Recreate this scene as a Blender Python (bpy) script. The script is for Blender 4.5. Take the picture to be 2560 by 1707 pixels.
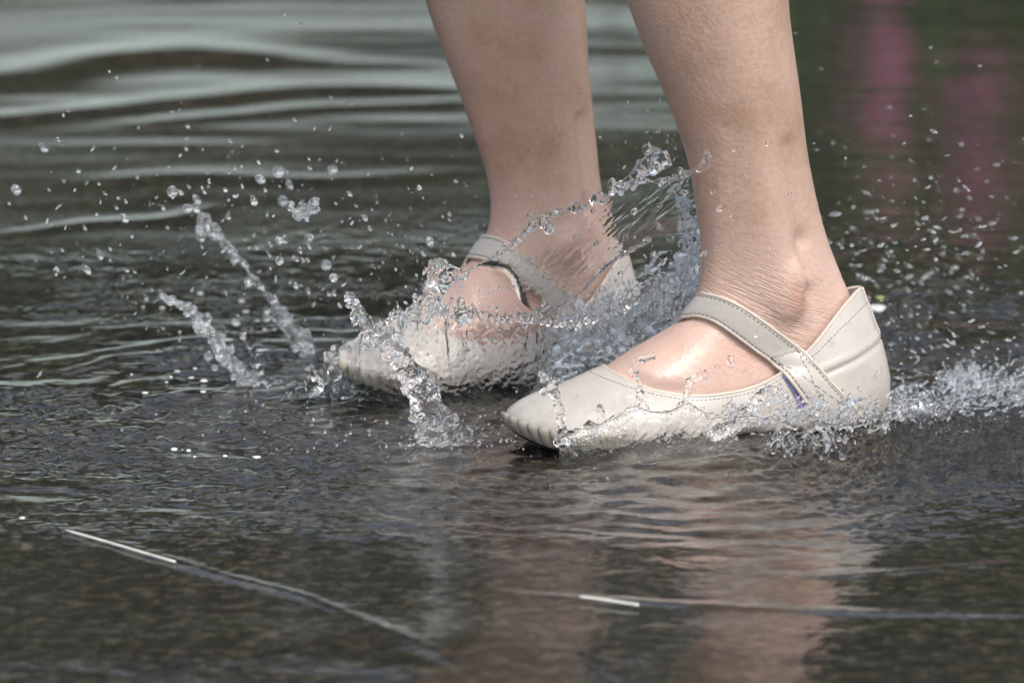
import bpy, math, random
import numpy as np
from mathutils import Vector, Matrix
from mathutils.bvhtree import BVHTree
from mathutils import noise as mnoise

for o in list(bpy.data.objects): bpy.data.objects.remove(o)
scene = bpy.context.scene
COL = scene.collection
R = math.radians

# ------------------------------------------------------------------ camera
PITCH = R(11); DIST = 4.0; FPX = 16228.0; ZC = .0635
FWD = np.array([0, math.cos(PITCH), -math.sin(PITCH)])
UP = np.array([0, math.sin(PITCH), math.cos(PITCH)])
RIGHT = np.array([1., 0, 0])
CAM = np.array([0, 0, ZC]) - FWD * DIST
cd = bpy.data.cameras.new('camera'); cam = bpy.data.objects.new('camera', cd); COL.objects.link(cam)
cam.location = CAM; cam.rotation_euler = (R(90) - PITCH, 0, 0)
cd.sensor_width = 36; cd.lens = 36 * FPX / 2560
cd.clip_start = .05; cd.clip_end = 400
cd.dof.use_dof = True; cd.dof.focus_distance = 3.98; cd.dof.aperture_fstop = 10
scene.camera = cam

# ------------------------------------------------------------------ sky, sun, exposure
SUN_EL, SUN_AZ = 52, 150      # degrees; azimuth clockwise from +Y
w = bpy.data.worlds.new('World'); scene.world = w; w.use_nodes = True
nt = w.node_tree; nt.nodes.clear()
sky = nt.nodes.new('ShaderNodeTexSky'); sky.sky_type = 'NISHITA'; sky.sun_disc = False
sky.sun_elevation = R(SUN_EL); sky.sun_rotation = R(SUN_AZ); sky.air_density = 1.0; sky.dust_density = 4.0; sky.ozone_density = 1.0
bg = nt.nodes.new('ShaderNodeBackground'); bg.inputs[1].default_value = .15
hs = nt.nodes.new('ShaderNodeHueSaturation'); hs.inputs['Saturation'].default_value = .6
wo = nt.nodes.new('ShaderNodeOutputWorld')
nt.links.new(sky.outputs[0], hs.inputs['Color']); nt.links.new(hs.outputs[0], bg.inputs[0]); nt.links.new(bg.outputs[0], wo.inputs[0])
sd = bpy.data.lights.new('sun', 'SUN'); sd.energy = 1.15; sd.angle = R(18); sd.color = (1, .97, .93)
so = bpy.data.objects.new('sun', sd); COL.objects.link(so)
sv = Vector((math.sin(R(SUN_AZ)) * math.cos(R(SUN_EL)), math.cos(R(SUN_AZ)) * math.cos(R(SUN_EL)), math.sin(R(SUN_EL))))
so.rotation_euler = sv.to_track_quat('Z', 'Y').to_euler()
scene.view_settings.view_transform = 'Standard'; scene.view_settings.look = 'None'
scene.view_settings.exposure = 0.52; scene.view_settings.gamma = 1
cy = scene.cycles
cy.max_bounces = 14; cy.transmission_bounces = 12; cy.glossy_bounces = 5; cy.diffuse_bounces = 3
cy.sample_clamp_indirect = 6; cy.use_denoising = True; cy.caustics_reflective = True; cy.caustics_refractive = True
cy.blur_glossy = .2

# ------------------------------------------------------------------ helpers
rng = np.random.default_rng(7); random.seed(7)

def ray(u, v):
    return FWD + RIGHT * (u - 1280) / FPX + UP * (853.5 - v) / FPX
def at_y(u, v, y):
    """the point of the photograph's pixel (2560 wide) that lies at world depth y"""
    r = ray(u, v); return CAM + r * ((y - CAM[1]) / r[1])
def on_z(u, v, z=0.):
    r = ray(u, v); return CAM + r * ((z - CAM[2]) / r[2])
def proj(P):
    d = np.asarray(P) - CAM; z = d @ FWD
    return 1280 + FPX * (d @ RIGHT) / z, 853.5 - FPX * (d @ UP) / z

class Foot:
    def __init__(s, o, yaw, pitch=0, sc=1, cam_side=1):
        s.o = np.array(o, float); a, p = R(yaw), R(pitch); s.sc = sc; s.cs = cam_side
        f = np.array([-math.cos(a), -math.sin(a), 0]); s.n = np.array([math.sin(a), -math.cos(a), 0])
        z = np.array([0, 0, 1.])
        s.d = f * math.cos(p) + z * math.sin(p); s.z = z * math.cos(p) - f * math.sin(p)
    def W(s, P):   # local (s, l, z), l positive = outer side of the foot
        P = np.atleast_2d(P) * s.sc
        return s.o + P[:, :1] * s.d + P[:, 1:2] * s.n * s.cs + P[:, 2:3] * s.z
    def loc(s, u, v, L=0.):
        r = ray(u, v); c = s.o + L * s.sc * s.cs * s.n
        t = ((c - CAM) @ s.n) / (r @ s.n); p = CAM + t * r - s.o
        return np.array([p @ s.d, p @ s.z]) / s.sc

def new_mesh(name, V, F, smooth=True):
    """V (n,3), F (m,3|4) arrays or list of lists"""
    me = bpy.data.meshes.new(name)
    V = np.asarray(V, np.float32)
    if isinstance(F, np.ndarray):
        k = F.shape[1]
        me.vertices.add(len(V)); me.vertices.foreach_set('co', V.ravel())
        me.loops.add(F.size); me.loops.foreach_set('vertex_index', F.astype(np.int32).ravel())
        me.polygons.add(len(F)); me.polygons.foreach_set('loop_start', np.arange(len(F), dtype=np.int32) * k)
        me.update(calc_edges=True); me.validate()
    else:
        me.from_pydata([tuple(map(float, v)) for v in V], [], F)
    if smooth: me.polygons.foreach_set('use_smooth', np.ones(len(me.polygons), bool))
    me.update()
    return me
def link(name, me, mat, parent=None):
    o = bpy.data.objects.new(name, me); COL.objects.link(o)
    if mat is not None:
        me.materials.clear(); me.materials.append(mat)
    if parent is not None: o.parent = parent
    return o
def tag(o, label=None, cat=None, group=None, kind=None):
    if label: o['label'] = label
    if cat: o['category'] = cat
    if group: o['group'] = group
    if kind: o['kind'] = kind
    return o
def grid_faces(nu, nv, close_u=False, close_v=False, base=0):
    iu = np.arange(nu if close_u else nu - 1); iv = np.arange(nv if close_v else nv - 1)
    a, b = np.meshgrid(iu, iv, indexing='ij'); a2, b2 = (a + 1) % nu, (b + 1) % nv
    return np.stack([a * nv + b, a2 * nv + b, a2 * nv + b2, a * nv + b2], -1).reshape(-1, 4) + base
class MB:
    def __init__(s): s.V = []; s.F = []; s.n = 0
    def add(s, V, F):
        s.V.append(np.asarray(V, float)); s.F += [[int(i) + s.n for i in f] for f in F]; s.n += len(V)
    def mesh(s, name='m', smooth=True): return new_mesh(name, np.concatenate(s.V), s.F, smooth)
def loft(rings, cap=True):
    """rings (n, k, 3): closed tube"""
    n, k = len(rings), len(rings[0]); V = np.asarray(rings).reshape(-1, 3)
    F = grid_faces(n, k, False, True).tolist()
    if cap:
        F.append(list(range(k))[::-1][::-1]); F.append([(n - 1) * k + i for i in range(k)][::-1])
        F[-2] = F[-2]
    return V, F
def tube(P, r, k=8, cap=True):
    P = np.asarray(P, float); n = len(P); r = np.broadcast_to(r, n)
    T = np.gradient(P, axis=0); T /= np.linalg.norm(T, axis=1)[:, None] + 1e-12
    a = np.array([0, 0, 1.]) if abs(T[0][2]) < .9 else np.array([1., 0, 0])
    N = np.cross(T[0], a); N /= np.linalg.norm(N); rings = []
    for i in range(n):
        N = N - T[i] * (N @ T[i]); N /= np.linalg.norm(N) + 1e-12; B = np.cross(T[i], N)
        ph = np.arange(k) / k * 2 * math.pi
        rings.append(P[i] + r[i] * (np.cos(ph)[:, None] * N + np.sin(ph)[:, None] * B))
    return loft(rings, cap)
_ico = {}
def ico(sub):
    if sub not in _ico:
        import bmesh
        bm = bmesh.new(); bmesh.ops.create_icosphere(bm, subdivisions=sub, radius=1)
        _ico[sub] = (np.array([v.co[:] for v in bm.verts]), [[v.index for v in f.verts] for f in bm.faces]); bm.free()
    return _ico[sub]
def blob(c, r, sub=2, ax=None):
    V, F = ico(sub); V = V * np.asarray(r)
    if ax is not None: V = V @ np.array(ax).T
    return V + np.asarray(c), F
def crom(P, n, closed=False):
    """resample keys P (k, d) with a Catmull-Rom spline to n points"""
    P = np.asarray(P, float); k = len(P)
    if closed:
        t = np.arange(n) / n * k; i = np.floor(t).astype(int); f = (t - i)[:, None]
        g = lambda j: P[(i + j) % k]
    else:
        t = np.linspace(0, k - 1, n); i = np.minimum(np.floor(t).astype(int), k - 2); f = (t - i)[:, None]
        E = np.vstack([2 * P[0] - P[1], P, 2 * P[-1] - P[-2]]); g = lambda j: E[i + j + 1]
    p0, p1, p2, p3 = g(-1), g(0), g(1), g(2)
    return .5 * (2 * p1 + (p2 - p0) * f + (2 * p0 - 5 * p1 + 4 * p2 - p3) * f ** 2 + (3 * p1 - p0 - 3 * p2 + p3) * f ** 3)
def evenly(P, n):
    P = np.asarray(P, float); d = np.r_[0, np.cumsum(np.linalg.norm(np.diff(P, axis=0), axis=1))]
    t = np.linspace(0, d[-1], n); return np.stack([np.interp(t, d, P[:, j]) for j in range(P.shape[1])], 1)
def evaluated(me, mods):
    """the mesh after some modifiers, without operators"""
    o = bpy.data.objects.new('tmp', me); COL.objects.link(o)
    for typ, kw in mods:
        m = o.modifiers.new(typ, typ)
        for a, b in kw.items(): setattr(m, a, b)
    dg = bpy.context.evaluated_depsgraph_get(); out = bpy.data.meshes.new_from_object(o.evaluated_get(dg), depsgraph=dg)
    bpy.data.objects.remove(o)
    out.polygons.foreach_set('use_smooth', np.ones(len(out.polygons), bool))
    return out
def remesh(me, vox, smooth=4, fac=.5):
    return evaluated(me, [('REMESH', dict(mode='VOXEL', voxel_size=vox)), ('SMOOTH', dict(iterations=smooth, factor=fac))])
def get_co(me):
    a = np.empty(len(me.vertices) * 3, np.float32); me.vertices.foreach_get('co', a); return a.reshape(-1, 3).astype(float)
def get_no(me):
    a = np.empty(len(me.vertices) * 3, np.float32); me.vertex_normals.foreach_get('vector', a); return a.reshape(-1, 3).astype(float)
def set_co(me, V): me.vertices.foreach_set('co', V.astype(np.float32).ravel()); me.update()

class Field:
    """periodic band-limited random field sampled anywhere"""
    def __init__(s, lo, hi, seed, N=512, ax=1., ay=1., slope=0):
        g = np.random.default_rng(seed); k = np.fft.fftfreq(N) * N
        kx, ky = np.meshgrid(k, k, indexing='ij'); q = np.hypot(kx * ax, ky * ay) + 1e-9
        amp = np.where((q >= lo) & (q <= hi), q ** slope, 0)
        f = np.fft.ifft2(amp * np.exp(2j * math.pi * g.random((N, N)))).real
        s.f = f / f.std(); s.N = N
    def __call__(s, x, y, period):
        N = s.N; x = (x / period * N) % N; y = (y / period * N) % N
        i, j = np.floor(x).astype(int), np.floor(y).astype(int); a, b = x - i, y - j
        a = a * a * (3 - 2 * a); b = b * b * (3 - 2 * b)
        i %= N; j %= N; i2, j2 = (i + 1) % N, (j + 1) % N; f = s.f
        return (f[i, j] * (1 - a) + f[i2, j] * a) * (1 - b) + (f[i, j2] * (1 - a) + f[i2, j2] * a) * b
def sstep(a, b, x):
    t = np.clip((x - a) / (b - a), 0, 1); return t * t * (3 - 2 * t)

# ------------------------------------------------------------------ materials
def mat(name):
    m = bpy.data.materials.new(name); m.use_nodes = True; nt = m.node_tree; nt.nodes.clear()
    out = nt.nodes.new('ShaderNodeOutputMaterial')
    return m, nt, out
class NT:
    def __init__(s, nt): s.nt = nt
    def n(s, typ, **kw):
        nd = s.nt.nodes.new(typ)
        for k, v in kw.items():
            if k in nd.inputs: 
                i = nd.inputs[k]
                if hasattr(v, 'is_output'): s.nt.links.new(v, i)
                else: i.default_value = v
            else: setattr(nd, k, v)
        return nd
    def link(s, a, b): s.nt.links.new(a, b)
    def coord(s): return s.n('ShaderNodeNewGeometry').outputs['Position']
    def noise(s, vec, scale, detail=4, rough=.55, stretch=None, rot=None, dist=0):
        for key, val in (('Rotation', rot), ('Scale', stretch)):
            if val:
                mp = s.n('ShaderNodeMapping'); s.link(vec, mp.inputs[0]); mp.inputs[key].default_value = val; vec = mp.outputs[0]
        t = s.n('ShaderNodeTexNoise'); s.link(vec, t.inputs['Vector'])
        t.inputs['Scale'].default_value = scale; t.inputs['Detail'].default_value = detail; t.inputs['Roughness'].default_value = rough
        t.inputs['Distortion'].default_value = dist
        return t.outputs['Fac']
    def ramp(s, fac, stops):
        r = s.n('ShaderNodeValToRGB'); e = r.color_ramp.elements
        while len(e) < len(stops): e.new(.5)
        for k, (p, c) in enumerate(stops): e[k].position = p; e[k].color = (*c, 1) if len(c) == 3 else c
        s.link(fac, r.inputs[0]); return r.outputs[0]
    def math(s, op, a, b=0.):
        m = s.n('ShaderNodeMath', operation=op)
        for i, v in enumerate((a, b)):
            if hasattr(v, 'is_output'): s.link(v, m.inputs[i])
            else: m.inputs[i].default_value = v
        return m.outputs[0]
    def bump(s, h, dist, strength=1., normal=None):
        b = s.n('ShaderNodeBump'); s.link(h, b.inputs['Height']); b.inputs['Distance'].default_value = dist; b.inputs['Strength'].default_value = strength
        if normal is not None: s.link(normal, b.inputs['Normal'])
        return b.outputs[0]
    def mix(s, fac, a, b, blend='MIX'):
        m = s.n('ShaderNodeMix', data_type='RGBA', blend_type=blend)
        for i, v in ((0, fac), (6, a), (7, b)):
            if hasattr(v, 'is_output'): s.link(v, m.inputs[i])
            elif i == 0: m.inputs[i].default_value = v
            else: m.inputs[i].default_value = (*v, 1)
        return m.outputs[2]

def water_material(name, bump_scales=(), color=(1, 1, 1), rough=0.):
    m, nt, out = mat(name); g = NT(nt); c = g.coord()
    gl = g.n('ShaderNodeBsdfGlass', Color=(*color, 1), Roughness=rough, IOR=1.333)
    nrm = None
    for sc, dist in bump_scales:
        nrm = g.bump(g.noise(c, sc, 3, .5), dist, 1., nrm)
    if nrm is not None: g.link(nrm, gl.inputs['Normal'])
    g.link(gl.outputs[0], out.inputs[0]); return m
M_WATER = water_material('water_surface', ((300, .00012),))
M_DROP = water_material('water_drop')
M_SPLASH = water_material('water_splash', ((380, .0004),))

m, nt, out = mat('wet_pavement'); g = NT(nt); c = g.coord()
n1 = g.noise(c, 7, 5, .6); n2 = g.noise(c, 80, 6, .78); n3 = g.noise(c, 30, 4, .6)
base = g.ramp(n2, [(.38, (.006, .0055, .004)), (.5, (.030, .026, .018)), (.64, (.175, .162, .122))])
tint = g.ramp(n1, [(.35, (.75, .78, .80)), (.65, (1.15, 1.05, .8))])
base = g.mix(1., base, tint, 'MULTIPLY')
base = g.mix(g.math('MULTIPLY', n3, .45), base, (.028, .024, .018))
pb = g.n('ShaderNodeBsdfPrincipled', Roughness=.7); g.link(base, pb.inputs['Base Color'])
g.link(g.bump(n2, .002), pb.inputs['Normal']); g.link(pb.outputs[0], out.inputs[0]); M_PAVE = m

m, nt, out = mat('skin'); g = NT(nt); c = g.coord()
sep = g.n('ShaderNodeSeparateXYZ'); g.link(c, sep.inputs[0]); zz = sep.outputs[2]
n1 = g.noise(c, 22, 5, .6); n2 = g.noise(c, 260, 4, .65); n3 = g.noise(c, 60, 3, .5)
col = g.ramp(n1, [(.33, (.40, .262, .19)), (.5, (.49, .34, .262)), (.68, (.52, .36, .305))])
col = g.mix(.17, col, g.ramp(n2, [(.35, (.34, .20, .14)), (.6, (.60, .44, .36))]))
foot = g.ramp(zz, [(.0, (1, 1, 1)), (.085, (1, 1, 1)), (.14, (0, 0, 0))])
col = g.mix(g.math('MULTIPLY', foot, .6), col, (.68, .49, .42))
vor = g.n('ShaderNodeTexVoronoi', Scale=330.); g.link(c, vor.inputs['Vector'])
pore = g.ramp(vor.outputs['Distance'], [(.02, (.62, .5, .42)), (.16, (1, 1, 1))])
col = g.mix(g.math('MULTIPLY', n3, .9), col, g.mix(1., col, pore, 'MULTIPLY'))
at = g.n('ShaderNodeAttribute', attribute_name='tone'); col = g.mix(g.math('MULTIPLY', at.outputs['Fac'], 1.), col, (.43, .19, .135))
pb = g.n('ShaderNodeBsdfPrincipled', Roughness=.42); g.link(col, pb.inputs['Base Color'])
pb.inputs['Subsurface Weight'].default_value = .12; pb.inputs['Subsurface Radius'].default_value = (.006, .002, .001); pb.inputs['Subsurface Scale'].default_value = 1.
rr = g.ramp(zz, [(.06, (.30,) * 3), (.13, (.45,) * 3)]); g.link(rr, pb.inputs['Roughness'])
ac = g.n('ShaderNodeAttribute', attribute_name='crease')
cr = g.noise(c, 36, 3, .6, stretch=(.9, .9, 14), rot=(0, R(-24), 0), dist=.25)
cr = g.math('MULTIPLY', g.math('ABSOLUTE', g.math('SUBTRACT', cr, .5)), -1.)
b1 = g.bump(g.math('MULTIPLY', g.math('MAXIMUM', cr, -.12), ac.outputs['Fac']), .0042)
b2 = g.bump(g.noise(c, 900, 2, .6), .0002, 1., b1); b3 = g.bump(vor.outputs['Distance'], .0003, .6, b2)
g.link(b3, pb.inputs['Normal']); g.link(pb.outputs[0], out.inputs[0]); M_SKIN = m

def leather(name, col, rough=.33, wr=.0012):
    m, nt, out = mat(name); g = NT(nt); c = g.coord()
    n1 = g.noise(c, 16, 4, .6); n2 = g.noise(c, 420, 3, .6); n3 = g.noise(c, 60, 3, .5, stretch=(1, 1, 2.5), rot=(0, R(35), 0), dist=.4)
    k = np.array(col)
    cc = g.ramp(n1, [(.3, tuple(k * .93)), (.7, tuple(np.minimum(k * 1.05, 1)))])
    cc = g.mix(.25, cc, g.ramp(n2, [(.3, tuple(k * .8)), (.6, tuple(k))]))
    pb = g.n('ShaderNodeBsdfPrincipled', Roughness=rough); g.link(cc, pb.inputs['Base Color'])
    dm = g.ramp(g.noise(c, 34, 6, .75), [(.58, (0, 0, 0)), (.72, (.5, .5, .5))]); cc = g.mix(dm, cc, tuple(k * .62))
    at = g.n('ShaderNodeAttribute', attribute_name='dirt'); cc = g.mix(g.math('MULTIPLY', at.outputs['Fac'], .8), cc, (.09, .075, .05)); g.link(cc, pb.inputs['Base Color'])
    g.link(g.ramp(n1, [(.3, (rough * .7,) * 3), (.7, (rough * 1.3,) * 3)]), pb.inputs['Roughness'])
    pb.inputs['Coat Weight'].default_value = .25; pb.inputs['Coat Roughness'].default_value = .15
    b = g.bump(n3, wr, .30)
    b = g.bump(n2, .0003, .6, b); g.link(b, pb.inputs['Normal']); g.link(pb.outputs[0], out.inputs[0]); return m
M_LEATHER = leather('cream_leather', (.485, .455, .415))
M_EDGE = leather('leather_binding', (.56, .49, .42), .45)
M_LINING = leather('shoe_lining', (.40, .33, .27), .6)
M_RUBBER = leather('cream_rubber', (.37, .34, .28), .4)
def plain(name, col, rough=.5, nscale=80, amt=.25, emis=None):
    m, nt, out = mat(name); g = NT(nt); c = g.coord(); k = np.array(col)
    cc = g.ramp(g.noise(c, nscale, 4, .6), [(.3, tuple(k * (1 - amt))), (.7, tuple(np.minimum(k * (1 + amt), 1)))])
    pb = g.n('ShaderNodeBsdfPrincipled', Roughness=rough); g.link(cc, pb.inputs['Base Color']); g.link(pb.outputs[0], out.inputs[0]); return m
M_SOLE = plain('black_sole', (.015, .013, .012), .5)
M_THREAD = plain('stitch_thread', (.16, .14, .12), .7)
M_FELT = plain('lilac_felt', (.22, .21, .40), .95, 600, .5)

# ------------------------------------------------------------------ person
FA = Foot([(2214 - 1280) / 4057., .045, 0], 15)
FB = Foot([.0805, .242, -.0055], 30, 3, .935, -1)
def superring(c, a, b, e=2.3, k=40, egg=0., ax=0):
    """closed ring in two coordinates: half sizes a (first) and b (second)"""
    ph = np.arange(k) / k * 2 * math.pi; cs, sn = np.cos(ph), np.sin(ph)
    p = np.sign(cs) * np.abs(cs) ** (2 / e) * a; q = np.sign(sn) * np.abs(sn) ** (2 / e) * b
    p = p * (1 - egg * q / b)
    return np.stack([c[0] + p, c[1] + q], 1)
def foot_part(F, top_keys):
    S = np.array([.008, .016, .03, .05, .075, .10, .125, .15, .17, .19, .208, .222, .232, .236])
    Wd = np.array([.010, .020, .0245, .0265, .0270, .0285, .0315, .0355, .0385, .0385, .034, .026, .016, .007])
    s = np.linspace(.008, .236, 60); wd = np.interp(s, S, Wd)
    tp = np.array(sorted(top_keys)); top = np.interp(s, tp[:, 0], tp[:, 1])
    rings = []
    for a, b, t in zip(s, wd, top):
        z0 = .0085; h = max((t - z0) / 2, .003)
        r = superring((0, z0 + h), b, h, 2.25, 44, .20 if a > .1 else .1)
        rings.append(F.W(np.stack([np.full(44, a), r[:, 0] + .002 * sstep(.1, .2, a), r[:, 1]], 1)))
    return loft(rings)
def leg_part(F, front, back, upper):
    """front, back: pixel traces of the two silhouettes; upper: rings above the frame (z, s_front, s_back, half width)"""
    f = np.array([F.loc(*p) for p in front]); b = np.array([F.loc(*p) for p in back])
    f = f[f[:, 1].argsort()]; b = b[b[:, 1].argsort()]
    zs = np.r_[np.linspace(.03, .275, 42), np.linspace(.29, .86, 40)]
    up = np.array(upper)
    zt = f[-1, 1]
    FZ = np.r_[f[:, 1], up[:, 0]]; FS = np.r_[f[:, 0], up[:, 1]]; BZ = np.r_[b[:, 1], up[:, 0]]; BS = np.r_[b[:, 0], up[:, 2]]
    LZ = [.03, .06, .09, .115, .14, .18, .22, .27, .33, .40, .46, .52, .60, .72, .86]
    LW = [.024, .027, .0285, .030, .0305, .033, .039, .046, .053, .053, .051, .055, .066, .078, .080]
    rings = []
    for z in zs:
        sf, sb = np.interp(z, FZ, FS), np.interp(z, BZ, BS); w_ = np.interp(z, LZ, LW)
        c, a = (sf + sb) / 2, (sf - sb) / 2
        ph = np.arange(48) / 48 * 2 * math.pi; e = 2.0
        p, q = np.cos(ph), np.sin(ph)
        # narrow towards the tendon at the back near the ankle
        nar = .55 * (1 - float(sstep(.12, .24, z)))
        q = q * (1 - nar * np.clip(-p, 0, 1) ** 1.3) * (1 - .15 * np.clip(p, 0, 1))
        rings.append(F.W(np.stack([c + a * p, w_ * q, np.full(48, z)], 1)))
    # smooth rings along the leg
    Rg = np.array(rings)
    for _ in range(6): Rg[1:-1] = (Rg[:-2] + 2 * Rg[1:-1] + Rg[2:]) / 4
    return Rg
mb = MB()
topA = [(.236, .016), (.2302, .024), (.2052, .0345), (.1776, .0462), (.1571, .0588), (.1391, .0685), (.1296, .0745), (.115, .080), (.09, .07), (.05, .058), (.008, .045)]
mb.add(*foot_part(FA, topA))
legA_f = [(1700, 812), (1724, 775), (1748, 736), (1757, 690), (1759, 647), (1753, 590), (1741, 530), (1731, 435), (1709, 359), (1665, 239), (1611, 120), (1567, 0)]
legA_b = [(1962, 0), (1981, 131), (2000, 250), (2013, 359), (2035, 468), (2057, 555), (2084, 642), (2122, 718), (2140, 760), (2160, 800), (2176, 860), (2180, 930), (2180, 1000)]
upA = [(.33, .182, .066), (.40, .195, .074), (.46, .212, .092), (.52, .225, .10), (.62, .25, .105), (.74, .285, .12), (.86, .30, .13)]
RA = leg_part(FA, legA_f, legA_b, upA); mb.add(*loft(RA))
topB = [tuple(FB.loc(*p)) for p in ((1150, 668), (1124, 710), (1093, 744), (1050, 778), (1012, 803), (960, 828))] + [(.236, .016), (.2302, .024), (.2052, .0345), (.09, .075), (.05, .058), (.008, .045)]
mb.add(*foot_part(FB, topB))
legB_f = [(1150, 668), (1190, 640), (1222, 612), (1232, 580), (1235, 544), (1235, 490), (1224, 435), (1197, 359), (1165, 261), (1132, 174), (1099, 87), (1072, 0)]
legB_b = [(1445, 0), (1458, 163), (1475, 272), (1491, 381), (1502, 479), (1524, 566), (1545, 640), (1560, 690), (1572, 740), (1577, 800), (1577, 860)]
upB = [(.33, .205, .070), (.40, .22, .080), (.46, .238, .105), (.52, .25, .11), (.62, .27, .12), (.74, .29, .12), (.86, .30, .12)]
RB = leg_part(FB, legB_f, legB_b, upB); mb.add(*loft(RB))
# hips joining the legs
ca, cb = RA[-1].mean(0), RB[-1].mean(0); mid = (ca + cb) / 2
hip = []
for z, a, b in ((.80, .10, .115), (.84, .115, .165), (.90, .12, .18), (.97, .11, .165), (1.04, .09, .135), (1.07, .06, .09)):
    ph = np.arange(48) / 48 * 2 * math.pi
    hip.append(np.stack([mid[0] + a * np.cos(ph), mid[1] + b * np.sin(ph), np.full(48, z)], 1))
mb.add(*loft(hip))
# ankle bones and heel
for F, side in ((FA, 1), (FB, -1)):
    for (s_, l_, z_, r_) in ((.066, side * .0265, .098, .0125), (.070, side * .0285, .088, .010), (.078, -side * .027, .098, .012)):
        V_, F_ = blob((0, 0, 0), (r_ * 1.15, r_ * .52, r_ * 1.4)); mb.add(F.W(V_ + np.array([s_, l_ if F is FA else -l_, z_])), F_)
body_me = remesh(mb.mesh(), .0022, 16, .5)
# sculpt: hollows and tendons traced over the ankle of the near leg, in the foot's own coordinates
P = get_co(body_me); Nn = get_no(body_me)
def local(F, P):
    q = (P - F.o); return np.stack([q @ F.d, q @ F.n * F.cs, q @ F.z], 1) / F.sc
tone = np.zeros(len(P)); crease = np.zeros(len(P)); disp = np.zeros(len(P))
def seg_dist(P, A, B):
    A, B = np.array(A), np.array(B); d = B - A; t = np.clip(((P - A) @ d) / (d @ d), 0, 1); return np.linalg.norm(P - (A + t[:, None] * d), axis=1)
for F, cs in ((FA, 1), (FB, -1)):
    Lc = local(F, P); Sz = Lc[:, [0, 2]]; side = (Lc[:, 1] * cs > -.002)
    near = (np.linalg.norm(P[:, :2] - F.W([[.08, 0, .1]])[0][:2], axis=1) < .16) & (P[:, 2] < .45)
    m_ = near & side
    def groove(a, b, wd, amp):
        return amp * np.exp(-(seg_dist(Sz, a, b) / wd) ** 2) * m_
    disp += groove((.0535, .092), (.058, .125), .0062, -.0032)      # hollow behind the ankle bone
    disp += groove((.058, .125), (.070, .185), .0055, -.0022)
    disp += groove((.046, .075), (.052, .092), .006, -.002)
    disp += groove((.085, .085), (.075, .070), .012, -.0007)
    disp += groove((.112, .09), (.112, .19), .006, .0008)             # shin tendon
    crease_m = np.exp(-(((Lc[:, 0] - .085) / .045) ** 2 + ((Lc[:, 2] - .082 + .25 * (Lc[:, 0] - .085) * -1) / .026) ** 2)) * near
    crease = np.maximum(crease, crease_m)
    tone += .55 * np.exp(-(((Lc[:, 0] - .064) / .011) ** 2 + ((Lc[:, 2] - .090) / .010) ** 2)) * m_  # reddish ankle bone, with its shadow partly put into the tone
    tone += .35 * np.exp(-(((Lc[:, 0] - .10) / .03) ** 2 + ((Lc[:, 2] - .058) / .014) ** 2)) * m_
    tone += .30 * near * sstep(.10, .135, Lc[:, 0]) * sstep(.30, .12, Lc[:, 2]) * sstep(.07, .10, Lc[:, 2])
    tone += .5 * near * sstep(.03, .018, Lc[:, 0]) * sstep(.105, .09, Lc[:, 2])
set_co(body_me, P + Nn * disp[:, None])
for nm, arr in (('tone', tone), ('crease', crease)):
    a_ = body_me.attributes.new(nm, 'FLOAT', 'POINT'); a_.data.foreach_set('value', np.clip(arr, 0, 1).astype(np.float32))
person = bpy.data.objects.new('person', None); COL.objects.link(person)
tag(person, 'person with bare legs splashing through shallow water in cream strap shoes', 'person')
body = link('body', body_me, M_SKIN, person)
def bvh_of(*mes):
    V = []; Fc = []; n = 0
    for me in mes:
        co = get_co(me); V += [tuple(v) for v in co]; Fc += [[i + n for i in p.vertices] for p in me.polygons]; n += len(co)
    return BVHTree.FromPolygons(V, Fc)

# ---- shoes: loops from the sole edge (0) up to the top line (4); keys from the toe round the outer side to the heel
LOOPS = [
 [(.238,0,.012),(.222,.026,.006),(.197,.038,.004),(.165,.042,.004),(.130,.038,.005),(.098,.033,.006),(.062,.031,.006),(.030,.027,.006),(.008,.014,.006),(.001,0,.006)],
 [(.2425,0,.021),(.226,.028,.016),(.199,.0415,.014),(.166,.0455,.013),(.130,.041,.012),(.097,.037,.013),(.062,.0345,.014),(.028,.0305,.016),(.003,.016,.016),(-.004,0,.016)],
 [(.231,0,.0300),(.216,.025,.028),(.192,.0385,.0255),(.163,.044,.023),(.129,.0405,.0195),(.095,.0365,.020),(.061,.0345,.026),(.027,.0305,.032),(.002,.0165,.035),(-.0035,0,.037)],
 [(.2055,0,.0388),(.197,.018,.0372),(.181,.031,.035),(.158,.038,.031),(.127,.038,.0265),(.093,.0355,.029),(.060,.033,.040),(.029,.028,.054),(.009,.014,.060),(.003,0,.062)],
 [(.180,0,.0487),(.1765,.0125,.0465),(.168,.0235,.0425),(.152,.0315,.0372),(.124,.0345,.0336),(.0885,.0325,.0384),(.059,.030,.0555),(.0345,.0205,.078),(.020,.009,.0875),(.013,0,.0895)]]
def loop_full(L):
    L = [np.array(p, float) for p in L]
    med = []
    for p in L[1:-1]:
        q = p.copy(); q[1] = -p[1] * (.80 if .07 < p[0] < .15 else .93); med.append(q)
    return np.array(L + med[::-1])
NTT = 400
def shoe_surface(nv=64, top_extra=0.):
    K = np.stack([crom(loop_full(L), NTT, True) for L in LOOPS])        # 5, NT, 3
    out = crom(K.reshape(5, -1), nv).reshape(nv, NTT, 3)
    return out.transpose(1, 0, 2)                                         # NT, nv, 3
SHOE_PARTS = {}
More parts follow.
